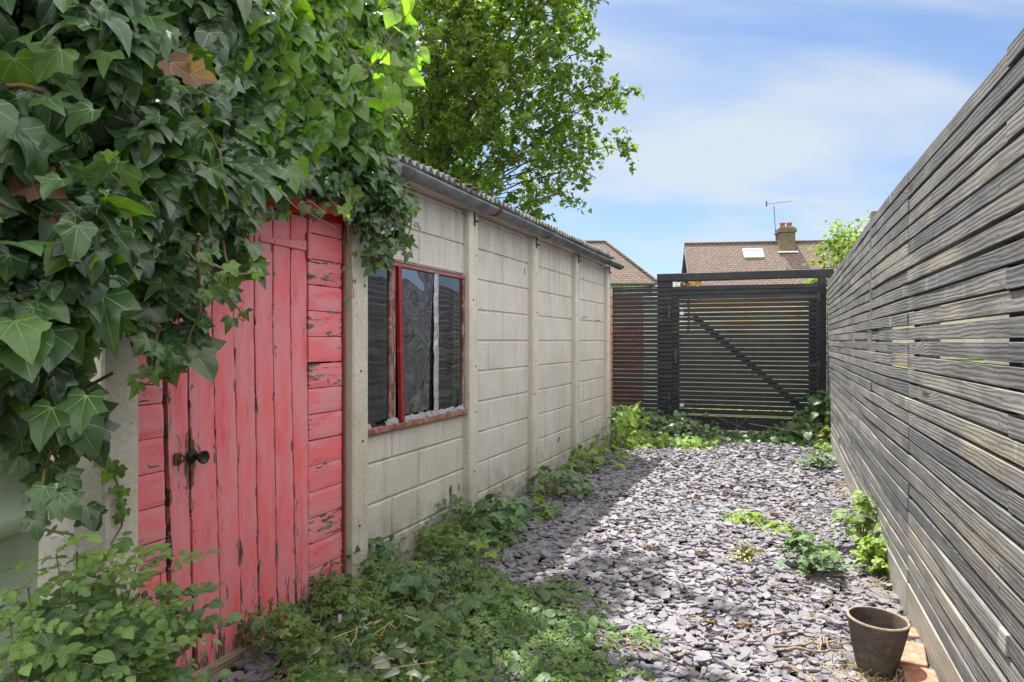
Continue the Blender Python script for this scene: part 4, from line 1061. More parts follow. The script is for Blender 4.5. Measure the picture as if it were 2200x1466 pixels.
# big leaves in front of the mass
for px, py, s_, ag in ((130, 150, .10, .3), (230, 150, .085, .25), (60, 110, .08, .15), (150, 20, .09, .1), (320, 90, .125, .03), (200, 280, .10, .02), (255, 390, .10, .05), (450, 400, .085, .05), (490, 230, .075, .2), (100, 250, .09, .05), (430, 300, .09, 0), (240, 470, .09, .4), (35, 560, .09, .1), (130, 420, .08, .05), (210, 570, .045, .9), (280, 610, .045, 1.0), (240, 345, .04, .9)):
    D = lerp_tab(px, DT_) - .10 + (.15 if py > 430 and px > 240 else 0)
    lv.add(at(px, py - s_ * 450, D), Vector((.1, -.75, .5)) + rv(.22), (random.gauss(0, .4), 0, -1), s_ * .74, ag, random.choice([0, 1, 4, 5, 12, 0]), .9)
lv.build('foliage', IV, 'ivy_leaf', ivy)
for k in range(22):                      # woody and green stems inside the mass
    x = random.uniform(-60, 760); y = random.uniform(-60, 560)
    if not inpoly(x, y, ipoly): continue
    D = lerp_tab(x, DT_) + .13; a = at(x, y, D)
    pts = [a]; d = Vector((random.gauss(0, .5), random.gauss(0, .2), -1)).normalized()
    for i in range(8): d = (d + rv(.18)).normalized(); pts.append(pts[-1] + d * .045)
    stems.tube(pts, [.0032 * (1 - .08 * i) for i in range(9)], 6)
for q in (((20, 440, 1.35), (60, 400, 1.33), (130, 350, 1.33)), ((0, 185, 1.28), (50, 183, 1.28), (95, 195, 1.3)), ((275, 445, 1.5), (285, 520, 1.5)), ((35, 660, 1.5), (55, 720, 1.5), (70, 745, 1.5)), ((245, 800, 1.6), (175, 838, 1.62), (155, 850, 1.62))):
    stems.tube([at(*p) for p in q], .004, 7)
# climber on the corner post
def on_corner(px, py, o=.06): s_, z_ = WALL.SZ(px, py, o); return Vector(WALL.W(s_, o, z_))
yl = Leaves(); pts = [on_corner(*q) for q in ((238, 1170), (262, 1130), (256, 1050), (240, 1010), (222, 980), (212, 930))]
stems.tube(pts, .0035, 6)
for i, (px, py, s_) in enumerate(((216, 945, .028), (222, 975, .035), (214, 1000, .038), (240, 1003, .042), (233, 1030, .03), (255, 1018, .035), (243, 1060, .03), (268, 1062, .035), (262, 1085, .03), (270, 1105, .033), (258, 1120, .03))):
    lv2 = on_corner(px, py - 12, .07); yl.add(lv2, Vector((.6, -.8, .3)) + rv(.25), (random.choice([-.5, .5]), 0, -1), s_, random.uniform(.2, .6), random.choice([0, 1, 12]))
yl.build('young_leaves', IV, 'ivy_leaf', ivy)
stems.build('stems', 'ivy_stem', ivy, world=True, smooth=True)
dl = Leaves()
for px, py, D, s_, t in ((366, 135, 1.46, .062, (.9, 0, -.6)), (408, 160, 1.46, .055, (.8, 0, -.1)), (30, 375, 1.30, .075, (.9, 0, -.4)), (70, 395, 1.30, .065, (.8, 0, -.3)), (112, 455, 1.35, .03, (.5, 0, -1)), (60, 680, 1.5, .04, (.5, 0, -1))):
    dl.add(at(px, py, D), Vector((.1, -.9, .3)) + rv(.2), t, s_, random.random() * .5, 1)
dl.build('dead_leaves', IV, 'dead_leaf', ivy)

# ================================================================== trees
def tree(name, label, loc, h, r0, clumps, temps, mat, leafsize, nleaf, density_shell=.35, ageb=.2, trunk_lean=(0, 0), twig=True, bark='tree_bark'):
    root = thing(name, label, 'tree', loc); base = Vector(loc)
    tb = MB(); top = base + Vector((trunk_lean[0], trunk_lean[1], h))
    tp = [base.lerp(top, i / 8) + Vector((math.sin(i * 1.3) * .06, math.cos(i * 1.7) * .06, -.1 if i == 0 else 0)) for i in range(9)]
    tb.tube(tp, [r0 * (1 - .085 * i) for i in range(9)], 12); tb.build('trunk', bark, root, world=True, smooth=True)
    lb = MB(); P = []; N = []; T = []; A = []
    for c, rr, dens in clumps:
        c = Vector(c); k = min(8, max(2, int(2 + 6 * min(1, max(0, (c.z - base.z) / (h * 1.25)) * .8)))); st = tp[k]
        mid = st.lerp(c, .5) + Vector((0, 0, .25)) + rv(.12); pts = []
        for i in range(9):
            q = i / 8; pts.append(st * (1 - q) ** 2 + mid * 2 * q * (1 - q) + c * q * q + rv(.02))
        rb = r0 * .13 * min(1, rr); lb.tube(pts, [rb * (1 - .1 * i) + .006 for i in range(9)], 6)
        for _ in range(int(5 * rr) + 3):
            d = rv(1).normalized(); d.z *= .6; lb.tube([c, c + d * rr * .5 + rv(.04), c + d * rr * .95], [.012, .008, .003], 4)
        n = int(nleaf * dens * rr * rr)
        # twigs: leaves gathered on short sprays
        ns = max(6, n // 14)
        for _ in range(ns):
            d = rv(1).normalized(); q = c + Vector((d.x * rr, d.y * rr, d.z * rr * .75)) * (random.random() ** density_shell)
            dirv = (d + Vector((0, 0, -.25)) + rv(.35)).normalized()
            for j in range(14):
                pp = q + dirv * (j / 14 * .38) + rv(.05)
                P.append(tuple(pp)); N.append(tuple(Vector((0, 0, 1)) * .8 + rv(.55))); T.append(tuple(dirv * .6 + Vector((0, 0, -.6)) + rv(.5)))
                A.append(max(0, min(1, random.gauss(ageb, .25))))
    lb.build('branches', bark, root, world=True, smooth=True)
    P = np.array(P); sc = leafsize * np.exp(rng.normal(0, .25, len(P)))
    scatter('crown', temps, P, frames(np.array(N), np.array(T)), sc, mat, root, np.array(A))
    print(name, 'leaves', len(P))
def cl(px, py, Y, r, d=1.0): return (at(px, py, Y), r, d)
mc = []
random.seed(11)
edge = [(1150, 30, .8), (1195, 60, .62), (1150, 130, .8), (1190, 180, .6), (1225, 120, .42), (1265, 185, .48), (1305, 200, .38), (1320, 190, .25), (1230, 240, .6), (1275, 270, .5), (1300, 315, .35), (1230, 310, .55), (1250, 345, .42), (1180, 300, .65), (1205, 370, .50), (1200, 415, .38), (1165, 430, .36), (1140, 390, .42), (1120, 450, .30), (1090, 415, .28), (1150, 462, .22), (1095, 345, .55), (1120, 270, .6), (1060, 290, .65), (1050, 360, .5), (1090, 200, .7), (1020, 210, .7), (1070, 130, .7), (1010, 120, .8), (1080, 40, .8), (1000, 30, .9), (1030, 370, .4), (990, 320, .65), (940, 330, .7), (900, 290, .8), (940, 240, .8), (950, 150, .9), (930, 60, .9), (1215, 20, .55), (1240, 60, .3), (1170, -60, .9), (1060, -70, 1.1), (930, -60, 1.2), (1235, -70, .7), (1120, -170, 1.2), (1000, -190, 1.4), (880, 380, .7), (980, 400, .45), (860, 330, .8)]
for px, py, r in edge:
    mc.append(cl(px, py, 13.2 + random.uniform(-1.4, 1.6), r * .98, 1.0))
for _ in range(16):
    a = random.random() * 6.28; mc.append((Vector((-1.5 + 2.6 * math.cos(a), 14.5 + 2.6 * math.sin(a), random.uniform(6, 10.5))), 1.3, .7))
tree('maple_tree', 'broad green maple reaching over the shed roof', (-1.6, 14.2, 0), 7.5, .26, mc, MP, 'maple_leaf', .105, 640, ageb=.2)
ac = []
for px in range(430, 960, 75):
    for py in range(-160, 380, 90):
        ac.append(cl(px + random.uniform(-25, 25), py + random.uniform(-25, 25), 17 + random.uniform(-1, 1.5), 1.05, 1.0))
tree('ash_tree', 'darker feathery tree standing behind the ivy, left of the maple', (-5.5, 18, 0), 8.0, .24, ac, LF, 'ash_leaf', .17, 300, ageb=.15)
# canopy reaching over the shed towards the path, above the picture: the source of the foreground shade
oc = []
for (X, Y, Z, r) in ((-.95, 5.3, 4.7, .42), (-1.0, 5.6, 5.0, .6), (-.42, 6.0, 5.0, .42), (-.06, 5.85, 5.05, .30), (-.7, 6.1, 5.3, .5), (-1.6, 5.6, 4.6, .7), (-1.9, 6.2, 5.4, 1.0), (-1.1, 5.0, 5.5, .6), (-.35, 4.95, 5.0, .16), (-.6, 5.5, 5.1, .18)):
    oc.append((Vector((X, Y, Z)), r, 1.0))
tree('overhanging_tree', 'leafy tree rising behind the shed with limbs above the path', (-3.0, 6.6, 0), 4.6, .17, oc, MP, 'maple_leaf', .10, 900, ageb=.2)
sc_ = [cl(px, py, 14.5 + random.uniform(-.4, .4), r, 1.3) for px, py, r in ((1800, 545, .42), (1770, 575, .32), (1830, 520, .38), (1850, 550, .42), (1815, 510, .22), (1765, 600, .25), (1790, 625, .4), (1840, 600, .5), (1745, 610, .22), (1825, 640, .5), (1760, 640, .4), (1880, 560, .4), (1865, 500, .13), (1790, 500, .10), (1880, 480, .06))]
tree('small_tree', 'small bright green tree behind the right end of the gate', (at(1820, 0, 14.5).x, 14.5, 0), 1.9, .06, sc_, LFb, 'maple_leaf', .085, 620, ageb=.45)
bs = [cl(px, py, 30, r, 1.2) for px, py, r in ((1480, 610, .35), (1473, 616, .3), (1487, 600, .25), (1476, 630, .5))]
tree('brown_shrub', 'small russet leaved shrub seen above the gate left of the tiled house', (at(1478, 0, 30).x, 30, 0), 3.0, .06, bs, LFb, 'brown_shrub_leaf', .11, 500)

# ================================================================== slate chippings
def chip_template():
    n = random.randint(4, 7); a = sorted(random.uniform(0, 6.283) for _ in range(n)); el = random.uniform(.42, .80)
    a = [6.283 * (i + random.uniform(-.3, .3)) / n for i in range(n)]
    rr = [random.uniform(.72, 1.05) for _ in range(n)]
    top = [(.5 * r * math.cos(t), .5 * el * r * math.sin(t)) for r, t in zip(rr, a)]
    V = [(x * .94, y * .94, .07 + random.gauss(0, .008)) for x, y in top] + [(x, y, -.03 + random.gauss(0, .01)) for x, y in top]
    V.append((0, 0, .072))
    T = []
    for i in range(n):
        j = (i + 1) % n; T += [(2 * n, i, j), (i, n + i, n + j), (i, n + j, j)]
    V = np.array(V); return V, np.array(T), V[:, :2]
CHT = [chip_template() for _ in range(14)]
def path_ok(X, Y):
    wx = -2.1 + .409 * Y + .02; return wx < X < fx(Y) - .01
P = []; S = []; Nn = []; Tt = []
def hgt(X, Y): return .006 * math.sin(X * 5.1 + Y * 1.7) + .006 * math.sin(Y * 4.3 - X * 2.2)
def put_chips(n, y0, y1, smu, base_z, tilt):
    c = 0
    while c < n:
        Y = y0 + (y1 - y0) * random.random(); X = random.uniform(-1.6, 4.0)
        if not path_ok(X, Y) or abs(X / Y) > .85: continue
        if X < (-2.1 + .409 * Y) + .12 and random.random() < .5: continue
        s_ = smu * random.lognormvariate(0, .33)
        if s_ > .11: s_ = .08
        P.append((X, Y, base_z + hgt(X, Y) + random.random() * .014)); S.append(s_)
        tl = tilt * (1.6 if random.random() < .12 else 1)
        Nn.append((random.gauss(0, tl), random.gauss(0, tl), 1)); Tt.append((random.gauss(0, 1), random.gauss(0, 1), 0)); c += 1
put_chips(13000, 1.7, 5.0, .058, .0, .16)
put_chips(12000, 4.6, 8.75, .060, .0, .16)
put_chips(3500, 1.7, 8.7, .052, .010, .20)
put_chips(2500, 1.7, 5.5, .035, .008, .3)
sl_ = scatter('slate_chippings', CHT, np.array(P), frames(np.array(Nn), np.array(Tt)), np.array(S), 'slate', smooth=False)
tag(sl_, 'purple grey slate chippings covering the whole path', 'slate chippings', kind='stuff')

# ================================================================== low plants
def palmate(L, p, nrm, size, age, nl=5, k=None):
    nrm = Vector(nrm).normalized(); a0 = random.random() * 6.28
    ax = nrm.orthogonal().normalized(); ay = nrm.cross(ax)
    spread = R(300) if nl >= 5 else R(200)
    for i in range(nl):
        t = a0 + spread * (i / (nl - 1) - .5); d = ax * math.cos(t) + ay * math.sin(t)
        L.add(p, nrm + rv(.12), d + nrm * random.uniform(-.1, .25), size * (1 - .22 * abs(i - (nl - 1) / 2) / ((nl - 1) / 2)) * random.uniform(.85, 1.1), age, random.randint(0, 9))
def pinnate(L, sb, p0, d, length, nl, size, age, droop=.4):
    """compound leaf: rachis from p0 along d with paired leaflets"""
    pts = []; d = Vector(d).normalized(); q = Vector(p0)
    for i in range(nl + 2): pts.append(q.copy()); d = (d + Vector((0, 0, -droop / nl))).normalized(); q = q + d * length / (nl + 1)
    sb.tube(pts, [.0014 * (1 - .5 * i / len(pts)) for i in range(len(pts))], 4)
    up = Vector((0, -.45, 1)); side = d.cross(Vector((0, 0, 1))).normalized()
    for i in range(1, nl + 1):
        for sg in (-1, 1):
            L.add(pts[i], up + rv(.28) + d * .1 - side * sg * .15, side * sg + d * .55 + rv(.12), size * random.uniform(.8, 1.12) * (1 - .12 * abs(i - nl * .55)), age, random.randint(0, 9))
    L.add(pts[-1], up + rv(.25), d + rv(.1), size * 1.15, age, random.randint(0, 9))

# ground cover of cinquefoil at the foot of the shed, foreground
cpoly = [ground(*q) for q in ((500, 1900), (560, 1470), (620, 1330), (680, 1262), (770, 1235), (900, 1262), (1010, 1262), (1150, 1268), (1240, 1285), (1330, 1345), (1400, 1400), (1290, 1466), (1230, 1900))]
cp2 = [(p.x, p.y) for p in cpoly]
cp3 = [(p.x, p.y) for p in (ground(*q) for q in ((870, 1230), (900, 1165), (1010, 1135), (1080, 1170), (1085, 1205), (1040, 1225)))]
L = Leaves(); sb = MB(); n = 0
xs = [p[0] for p in cp2]; ys = [p[1] for p in cp2]
def cover_h(X, Y):     # taller by the wall, thin at the outer edge
    wx = -2.1 + .409 * Y; q = X - wx; return max(.025, .17 - q * .13)
def pn(X, Y): return .5 + .25 * math.sin(X * 11 + 2.2 * math.sin(Y * 7)) + .25 * math.sin(Y * 13 + 1.7 * math.sin(X * 9) + X * 5)
big = Leaves()
while n < 4300:
    X, Y = random.uniform(-1.1, 1.3), random.uniform(1.75, 4.4)
    jx, jy = X + .10 * math.sin(Y * 17 + X * 5) + random.gauss(0, .035), Y + .10 * math.sin(X * 15) + random.gauss(0, .05)
    a = inpoly(jx, jy, cp2); c = inpoly(jx, jy, cp3)
    if not (a or c): continue
    if Y < 2.0 and random.random() < .5: continue
    q_ = pn(X, Y); dens = (.35 + .65 * q_) * min(1.0, .45 + .8 * (1.0 - (X + .9) / 2.1))
    if random.random() > dens: continue
    h = cover_h(X, Y) * random.uniform(.15, 1.0) * (.45 + 1.0 * q_)
    u = random.random(); sz = random.uniform(.014, .034) * (1.0 if a else .8)
    if u < .10: sz *= 1.35
    edge_ = X > .45
    if u > .93:
        big.add((X, Y, h + .03), Vector((0, -.4, 1)) + rv(.4), rv(1), random.uniform(.035, .075), max(0, random.gauss(.1, .15)), random.randint(0, 9))
    else:
        palmate(L, (X, Y, max(.012, h) + .012), Vector((0, -.30, 1)) + rv(.38), sz, max(0, min(1, random.gauss(.30 if edge_ else .12, .22))), 5, None)
    if random.random() < .25: sb.tube([(X + random.gauss(0, .03), Y, 0), (X, Y, max(.015, h) + .012)], .0012, 4)
    n += 1
bo = big.build('broad_leaves', LFb, 'bramble_leaf'); tag(bo, 'scattered broad dark leaves among the creeping ground cover', 'ground cover', kind='stuff')
cv = L.build('ground_cover', LO, 'cover_leaf'); tag(cv, 'low creeping five leaved ground cover at the foot of the shed', 'ground cover', kind='stuff')
for _ in range(260):
    while True:
        X, Y = random.uniform(-.9, .9), random.uniform(1.9, 3.9)
        if inpoly(X, Y, cp2): break
    a = Vector((X, Y, cover_h(X, Y) * random.uniform(.2, .9))); d = rv(1); d.z *= .15; d.normalize(); pts = [a]
    for i in range(5): d = (d + rv(.25)).normalized(); d.z *= .6; pts.append(pts[-1] + d * .035)
    sb.tube(pts, .0013, 4)
rn = sb.build('runners', 'stem_green', world=True); tag(rn, 'thin green and straw runners threading through the ground cover', 'plant runners', kind='stuff')

# brambles in the ground cover
def bramble(px, py, z, label, nleaves, size, spread, mat='bramble_leaf', group='brambles growing through the ground cover'):
    g = ground(px, py); rt = thing('bramble', label, 'bramble', (g.x, g.y, 0), group=group); L = Leaves(); sb = MB()
    for i in range(nleaves):
        q = g + Vector((random.gauss(0, spread), random.gauss(0, spread * .8), z * random.uniform(.6, 1.2)))
        sb.tube([g + rv(.01), g.lerp(q, .6) + Vector((0, 0, z * .4)), q], [.0028, .002, .0012], 5)
        nrm = Vector((0, -.25, 1)) + rv(.25); a0 = random.uniform(-2.6, -.5) if random.random() < .7 else random.random() * 6
        for da in (-1.1, 0, 1.1):
            L.add(q, nrm + rv(.1), (math.cos(a0 + da), math.sin(a0 + da), .05), size * (1 if da == 0 else .82) * random.uniform(.85, 1.15), max(0, random.gauss(.12, .15)), random.randint(0, 9))
    L.build('foliage', LFb, mat, rt); sb.build('stems', 'stem_green', rt, world=True)
bramble(800, 1260, .20, 'dark broad leaved bramble at the foot of the second concrete post', 6, .075, .09)
bramble(900, 1310, .16, 'olive bramble shoots in the middle of the ground cover', 6, .07, .09)
bramble(1040, 1330, .10, 'low grey green bramble at the slate edge of the ground cover', 6, .07, .11)
bramble(1130, 1300, .07, 'bramble leaves lying on the slate beside the ground cover', 4, .055, .08)
bramble(940, 1440, .12, 'jagged dark bramble beside the wilted leaves', 4, .07, .08)
bramble(700, 1300, .18, 'small bramble leaning on the red cladding', 5, .045, .05)
bramble(1035, 1235, .16, 'pale young bramble shoot standing over dark slate', 3, .06, .05, 'lime_weed_leaf')
wl = thing('wilted_bramble', 'curled silvery grey dead leaves lying in the ground cover', 'dead plant', ground(860, 1480)); L = Leaves()
for (px, py) in ((880, 1400), (895, 1425), (865, 1395), (855, 1370), (840, 1430), (830, 1415), (820, 1400), (905, 1460), (925, 1455), (895, 1440), (790, 1330), (860, 1440), (780, 1345), (730, 1320), (725, 1440), (690, 1390), (875, 1380)):
    q = ground(px, py, .13); L.add(q, Vector((0, -.5, .8)) + rv(.35), (random.gauss(0, 1), random.gauss(0, .5), -.4), random.uniform(.035, .06), random.random() * .3, random.randint(0, 1))
L.build('foliage', WL, 'wilted_leaf', wl)
sb = MB()
for _ in range(9):
    q = ground(random.uniform(760, 930), random.uniform(1330, 1460), .12); sb.tube([q, q + rv(.03), q + Vector((random.gauss(0, .08), random.gauss(0, .05), -.03))], .0018, 4)
sb.build('stems', 'straw', wl, world=True)

# shrub bottom left with compound leaves
def shrub(name, label, cat, loc, canes, leaf, mat, group=None, stemmat='stem_green'):
    rt = thing(name, label, cat, loc, group=group); L = Leaves(); sb = MB()
    for (bx, by, tx, ty, tz, r0) in canes:
        a = Vector((bx, by, -.02)); c = Vector((tx, ty, tz)); mid = a.lerp(c, .5) + rv(.03) + Vector((0, 0, .06)); m = 12; pts = []
        for i in range(m + 1):
            q = i / m; pts.append(a * (1 - q) ** 2 + mid * 2 * q * (1 - q) + c * q * q)
        sb.tube(pts, [r0 * (1 - .7 * i / m) for i in range(m + 1)], 7)
        ang = random.random() * 6.28
        ll, nl, sz, dens = leaf
        for i in range(3, m + 1):
            for _ in range(dens):
                ang += 2.4 + random.gauss(0, .3); dd = Vector((math.cos(ang), math.sin(ang), random.uniform(.1, .7)))
                yg = 1 if i > m - 2 else 0
                pinnate(L, sb, pts[i] + rv(.006), dd + Vector((0, 0, random.gauss(0, .3))), ll * random.uniform(.7, 1.15) * (.75 if yg else 1), nl, sz * random.uniform(.8, 1.15) * (.8 if yg else 1), max(0, min(1, random.gauss(.55 if yg else .08, .2))))
    L.build('foliage', LFb + LF, mat, rt); sb.build('stems', stemmat, rt, world=True, smooth=True)
random.seed(5)
canes = []
for px, py, Y in ((120, 1190, 1.45), (165, 1185, 1.50), (60, 1260, 1.38), (20, 1330, 1.30), (240, 1200, 1.72), (300, 1190, 1.82), (345, 1230, 1.80), (385, 1290, 1.78), (260, 1270, 1.6), (200, 1260, 1.55), (330, 1320, 1.68), (100, 1340, 1.4), (180, 1360, 1.45), (270, 1370, 1.55), (350, 1400, 1.62), (40, 1420, 1.3), (140, 1430, 1.38), (230, 1440, 1.45), (300, 1450, 1.5)):
    t = at(px, py, Y); canes.append((t.x * .7 + -.95 * .3 + random.gauss(0, .04), t.y * .7 + 1.66 * .3, t.x, t.y, t.z, .0045))
shrub('rose_shrub', 'bright green shrub of small paired leaflets at the foot of the red door', 'shrub', (-.95, 1.65, 0), canes, (.15, 4, .034, 2), 'shrub_leaf')

def rosette(name, label, cat, px, py, n, h, spread, size, mat, kind='palm', group=None, agem=.2, temps=None):
    g = ground(px, py); rt = thing(name, label, cat, (g.x, g.y, 0), group=group); L = Leaves(); sb = MB()
    for i in range(n):
        a = random.random() * 6.28; r = spread * random.random() ** .6; z = h * (1 - .55 * (r / spread) ** 2) * random.uniform(.45, 1.05)
        q = g + Vector((r * math.cos(a), r * math.sin(a), z)); sb.tube([g + rv(.01), g.lerp(q, .5) + Vector((0, 0, z * .25)), q], [.002, .0015, .001], 4)
        nr = Vector((math.cos(a) * .5, math.sin(a) * .5, 1)) + rv(.25); ag = max(0, min(1, random.gauss(agem, .2)))
        if kind == 'palm': palmate(L, q, nr, size * random.uniform(.8, 1.2), ag, random.choice([3, 3, 5]))
        else: L.add(q, nr, (math.cos(a), math.sin(a), -.1), size * random.uniform(.7, 1.3), ag, random.randint(0, 9))
    L.build('foliage', temps or LFb, mat, rt); sb.build('stems', 'stem_green', rt, world=True); return rt, g
W_ = 'weeds along the shed wall'
rosette('weed', 'dusky blue green leafy clump against the third concrete post', 'weed', 1080, 1150, 70, .26, .24, .055, 'blue_weed_leaf', group=W_)
rosette('weed', 'sprawling green stems just beyond the dusky clump by the wall', 'weed', 1150, 1112, 36, .14, .20, .045, 'cover_leaf', group=W_)
rosette('weed', 'mixed lime and dark clump at the fourth concrete post', 'weed', 1195, 1070, 70, .26, .28, .05, 'blue_weed_leaf', group=W_)
rt, g = rosette('spurge', 'lime flowered spurge in front of the fourth post clump', 'weed', 1168, 1065, 40, .24, .10, .022, 'lime_weed_leaf', 'leaf', group=W_, agem=.8)
rosette('weed', 'fresh green strap leaved clump near the last post but one', 'weed', 1280, 1002, 60, .24, .30, .085, 'lime_weed_leaf', 'leaf', group=W_, agem=.1)
rosette('weed', 'small leafy clump between the fourth and fifth posts', 'weed', 1238, 1018, 30, .14, .22, .05, 'cover_leaf', group=W_)
rosette('weed', 'bushy upright weed at the far corner post of the shed', 'weed', 1318, 975, 60, .40, .16, .05, 'cover_leaf', 'leaf', group=W_)
rosette('weed', 'scrubby patch by the second bay of blockwork', 'weed', 960, 1190, 50, .17, .18, .035, 'cover_leaf', group=W_)
S_ = 'weeds growing in the slate by the right fence'
rosette('weed', 'yellow green seedling patch in the middle of the slate', 'weed', 1605, 1125, 34, .08, .15, .04, 'lime_weed_leaf', group=S_, agem=.4)
rosette('weed', 'short trailing bright weed between the seedling patch and the leafy clump', 'weed', 1668, 1145, 16, .06, .12, .05, 'lime_weed_leaf', group=S_, agem=.5)
rosette('weed', 'leafy green clump standing in the slate nearest the pot', 'weed', 1742, 1235, 80, .22, .17, .042, 'blue_weed_leaf', group=S_, agem=.35)
rosette('weed', 'tall lush weed leaning on the right fence', 'weed', 1850, 1190, 55, .34, .17, .055, 'cover_leaf', group=S_, agem=.4)
rosette('weed', 'lime green mound below the lush weed by the right fence', 'weed', 1888, 1235, 90, .20, .13, .035, 'lime_weed_leaf', group=S_, agem=.5)
rosette('weed', 'distant small weed in the slate near the gate', 'weed', 1757, 1008, 40, .16, .17, .05, 'blue_weed_leaf', group=S_)
rosette('flowering_weed', 'sparse yellow flowering weed alone in the slate', 'weed', 1603, 1210, 60, .13, .10, .016, 'flower_yellow', 'leaf', group=S_, temps=LO)
rosette('weed', 'tiny green seedling alone on the open slate', 'weed', 1410, 1078, 6, .04, .04, .035, 'lime_weed_leaf', group=S_)
# growth at the gate
def gate_bush(name, label, pts, n, temps, mat, size, agem):
    rt = thing(name, label, 'climber', tuple(ground(pts[0][0], 955))); L = Leaves(); sb = MB()
    for _ in range(n):
        px, py, Y, sx_, sz_ = random.choice(pts); q = at(px, py, Y) + Vector((random.gauss(0, sx_), random.gauss(0, .14), random.gauss(0, sz_)))
        if q.z < .02: q.z = random.uniform(.02, .08)
        L.add(q, Vector((0, -.55, .8)) + rv(.4), Vector((random.gauss(0, .6), -.2, -.7)), size * random.uniform(.6, 1.3), max(0, min(1, random.gauss(agem, .2))), random.randint(0, 15))
    for _ in range(10):
        px, py, Y, sx_, sz_ = random.choice(pts); a = at(px, py, Y); a.z = 0; sb.tube([a, a + Vector((random.gauss(0, .1), 0, .15)), a + Vector((random.gauss(0, .25), -.05, .3))], .003, 5)
    L.build('foliage', temps, mat, rt); sb.build('stems', 'ivy_stem', rt, world=True)
gate_bush('trailing_ivy', 'dark ivy trailing along the foot of the gate', [(1340, 900, 8.7, .12, .09), (1400, 905, 8.6, .18, .06), (1450, 910, 8.5, .2, .07), (1400, 930, 8.3, .2, .04), (1500, 935, 8.35, .25, .04), (1600, 942, 8.2, .3, .03), (1700, 940, 8.1, .2, .035), (1560, 945, 8.2, .3, .02), (1470, 930, 8.5, .2, .05)], 1500, IV, 'ivy_leaf', .07, .1)
gate_bush('trailing_weed', 'sunlit yellow green weed between the shed corner and the gate', [(1345, 930, 7.8, .1, .10), (1370, 945, 7.7, .14, .05), (1420, 950, 7.7, .2, .03), (1350, 905, 8.0, .08, .10), (1480, 950, 7.75, .14, .02)], 330, IV, 'lime_weed_leaf', .065, .35)
gate_bush('corner_bramble', 'dark leafy bramble in the corner of gate and right fence', [(1745, 895, 8.1, .10, .12), (1740, 925, 8.0, .14, .08), (1757, 870, 8.1, .05, .08), (1725, 940, 8.0, .14, .04)], 330, LFb, 'bramble_leaf', .10, .1)
gate_bush('fence_climber', 'pale green shoots climbing the far end of the right fence', [(1770, 955, 7.6, .04, .05), (1772, 925, 7.8, .03, .08), (1765, 968, 7.5, .06, .03)], 90, LFb, 'lime_weed_leaf', .075, .4)
# lit grass beyond the gate
L = Leaves()
for _ in range(1500):
    q = Vector((random.uniform(1.2, 4.6), random.uniform(9.3, 11.5), random.uniform(0, .10))); L.add(q, Vector((0, -.3, 1)) + rv(.5), rv(1), random.uniform(.04, .08), random.random(), random.randint(0, 9))
gg = L.build('verge_growth', LFb, 'lime_weed_leaf'); tag(gg, 'bright sunlit weeds on the ground beyond the gate', 'ground cover', kind='stuff')

# ================================================================== pot, bricks, straw, twigs, moss
pg = ground(1881, 1442, .02)
pot = thing('flower_pot', 'empty brown mottled plant pot standing on dry grass by the right fence', 'plant pot', (pg.x, pg.y, .015)); pot.rotation_euler = (R(1.5), R(2), 0)
b = MB(); b.lathe([(.0001, 0), (.058, 0), (.066, .03), (.082, .095), (.0955, .165), (.1005, .192), (.0995, .197), (.0935, .197), (.0915, .192), (.087, .165), (.074, .095), (.055, .022), (.0001, .02)], (0, 0, 0), 56); b.build('body', 'pot_stone', pot, smooth=True)
b = MB(); b.lathe([(.0925, .193), (.0935, .1985), (.0995, .1985), (.1015, .193)], (0, 0, 0), 56); b.build('rim', 'twig_bark', pot, smooth=True)
for i, (Y, off, lab, rz, tz) in enumerate(((2.26, .075, 'orange brick nearest the picture edge, lying against the right fence', R(66), .0), (2.50, .070, 'half sunk orange brick behind the pot, lying against the right fence', R(62), -.012), (2.72, .05, 'small brick piece furthest along the right fence base', R(70), -.025))):
    q = fpt(Y, off, tz); bt_ = MB(); w = .1075 if i < 2 else .05
    bt_.box(-w, w, -.05, .05, 0, .065, .004); o = bt_.build('brick', 'loose_brick'); o.location = q; o.rotation_euler = (R(1.5) * (i - 1), R(2), rz); tag(o, lab, 'brick', 'loose bricks by the pot')
sb = MB()
def straw_tuft(cx, cy, n, spread, ln):
    for _ in range(n):
        a = Vector((cx + random.gauss(0, spread), cy + random.gauss(0, spread), .012))
        if a.x > fx(a.y) - .02: continue
        d = Vector((random.gauss(0, 1), random.gauss(0, 1), random.uniform(.02, .9))).normalized(); pts = [a]
        for i in range(4): d = (d + rv(.18) + Vector((0, 0, -.18))).normalized(); pts.append(pts[-1] + d * ln * random.uniform(.7, 1.2) / 4); pts[-1].z = max(.012, pts[-1].z)
        sb.tube(pts, [.0012, .0012, .001, .0008, .0004], 3)
for px, py, n, sp_ in ((1860, 1450, 130, .05), (1900, 1455, 120, .05), (1930, 1440, 90, .04), (1780, 1450, 120, .08), (1840, 1420, 60, .05), (1700, 1455, 60, .1), (1900, 1290, 80, .05), (1870, 1270, 50, .05), (1940, 1330, 60, .05), (1810, 1060, 90, .07), (1800, 1040, 60, .08), (1790, 1000, 50, .07), (1835, 1090, 60, .06), (1760, 1120, 70, .12), (1780, 1290, 60, .12), (1880, 1500, 120, .05), (1830, 1490, 120, .07)):
    g = ground(px, py); straw_tuft(g.x, g.y, n, sp_, .07)
st = sb.build('dry_grass', 'straw', world=True); tag(st, 'matted dry straw coloured grass around the pot and along the fence', 'dry grass', kind='stuff')
sb = MB()
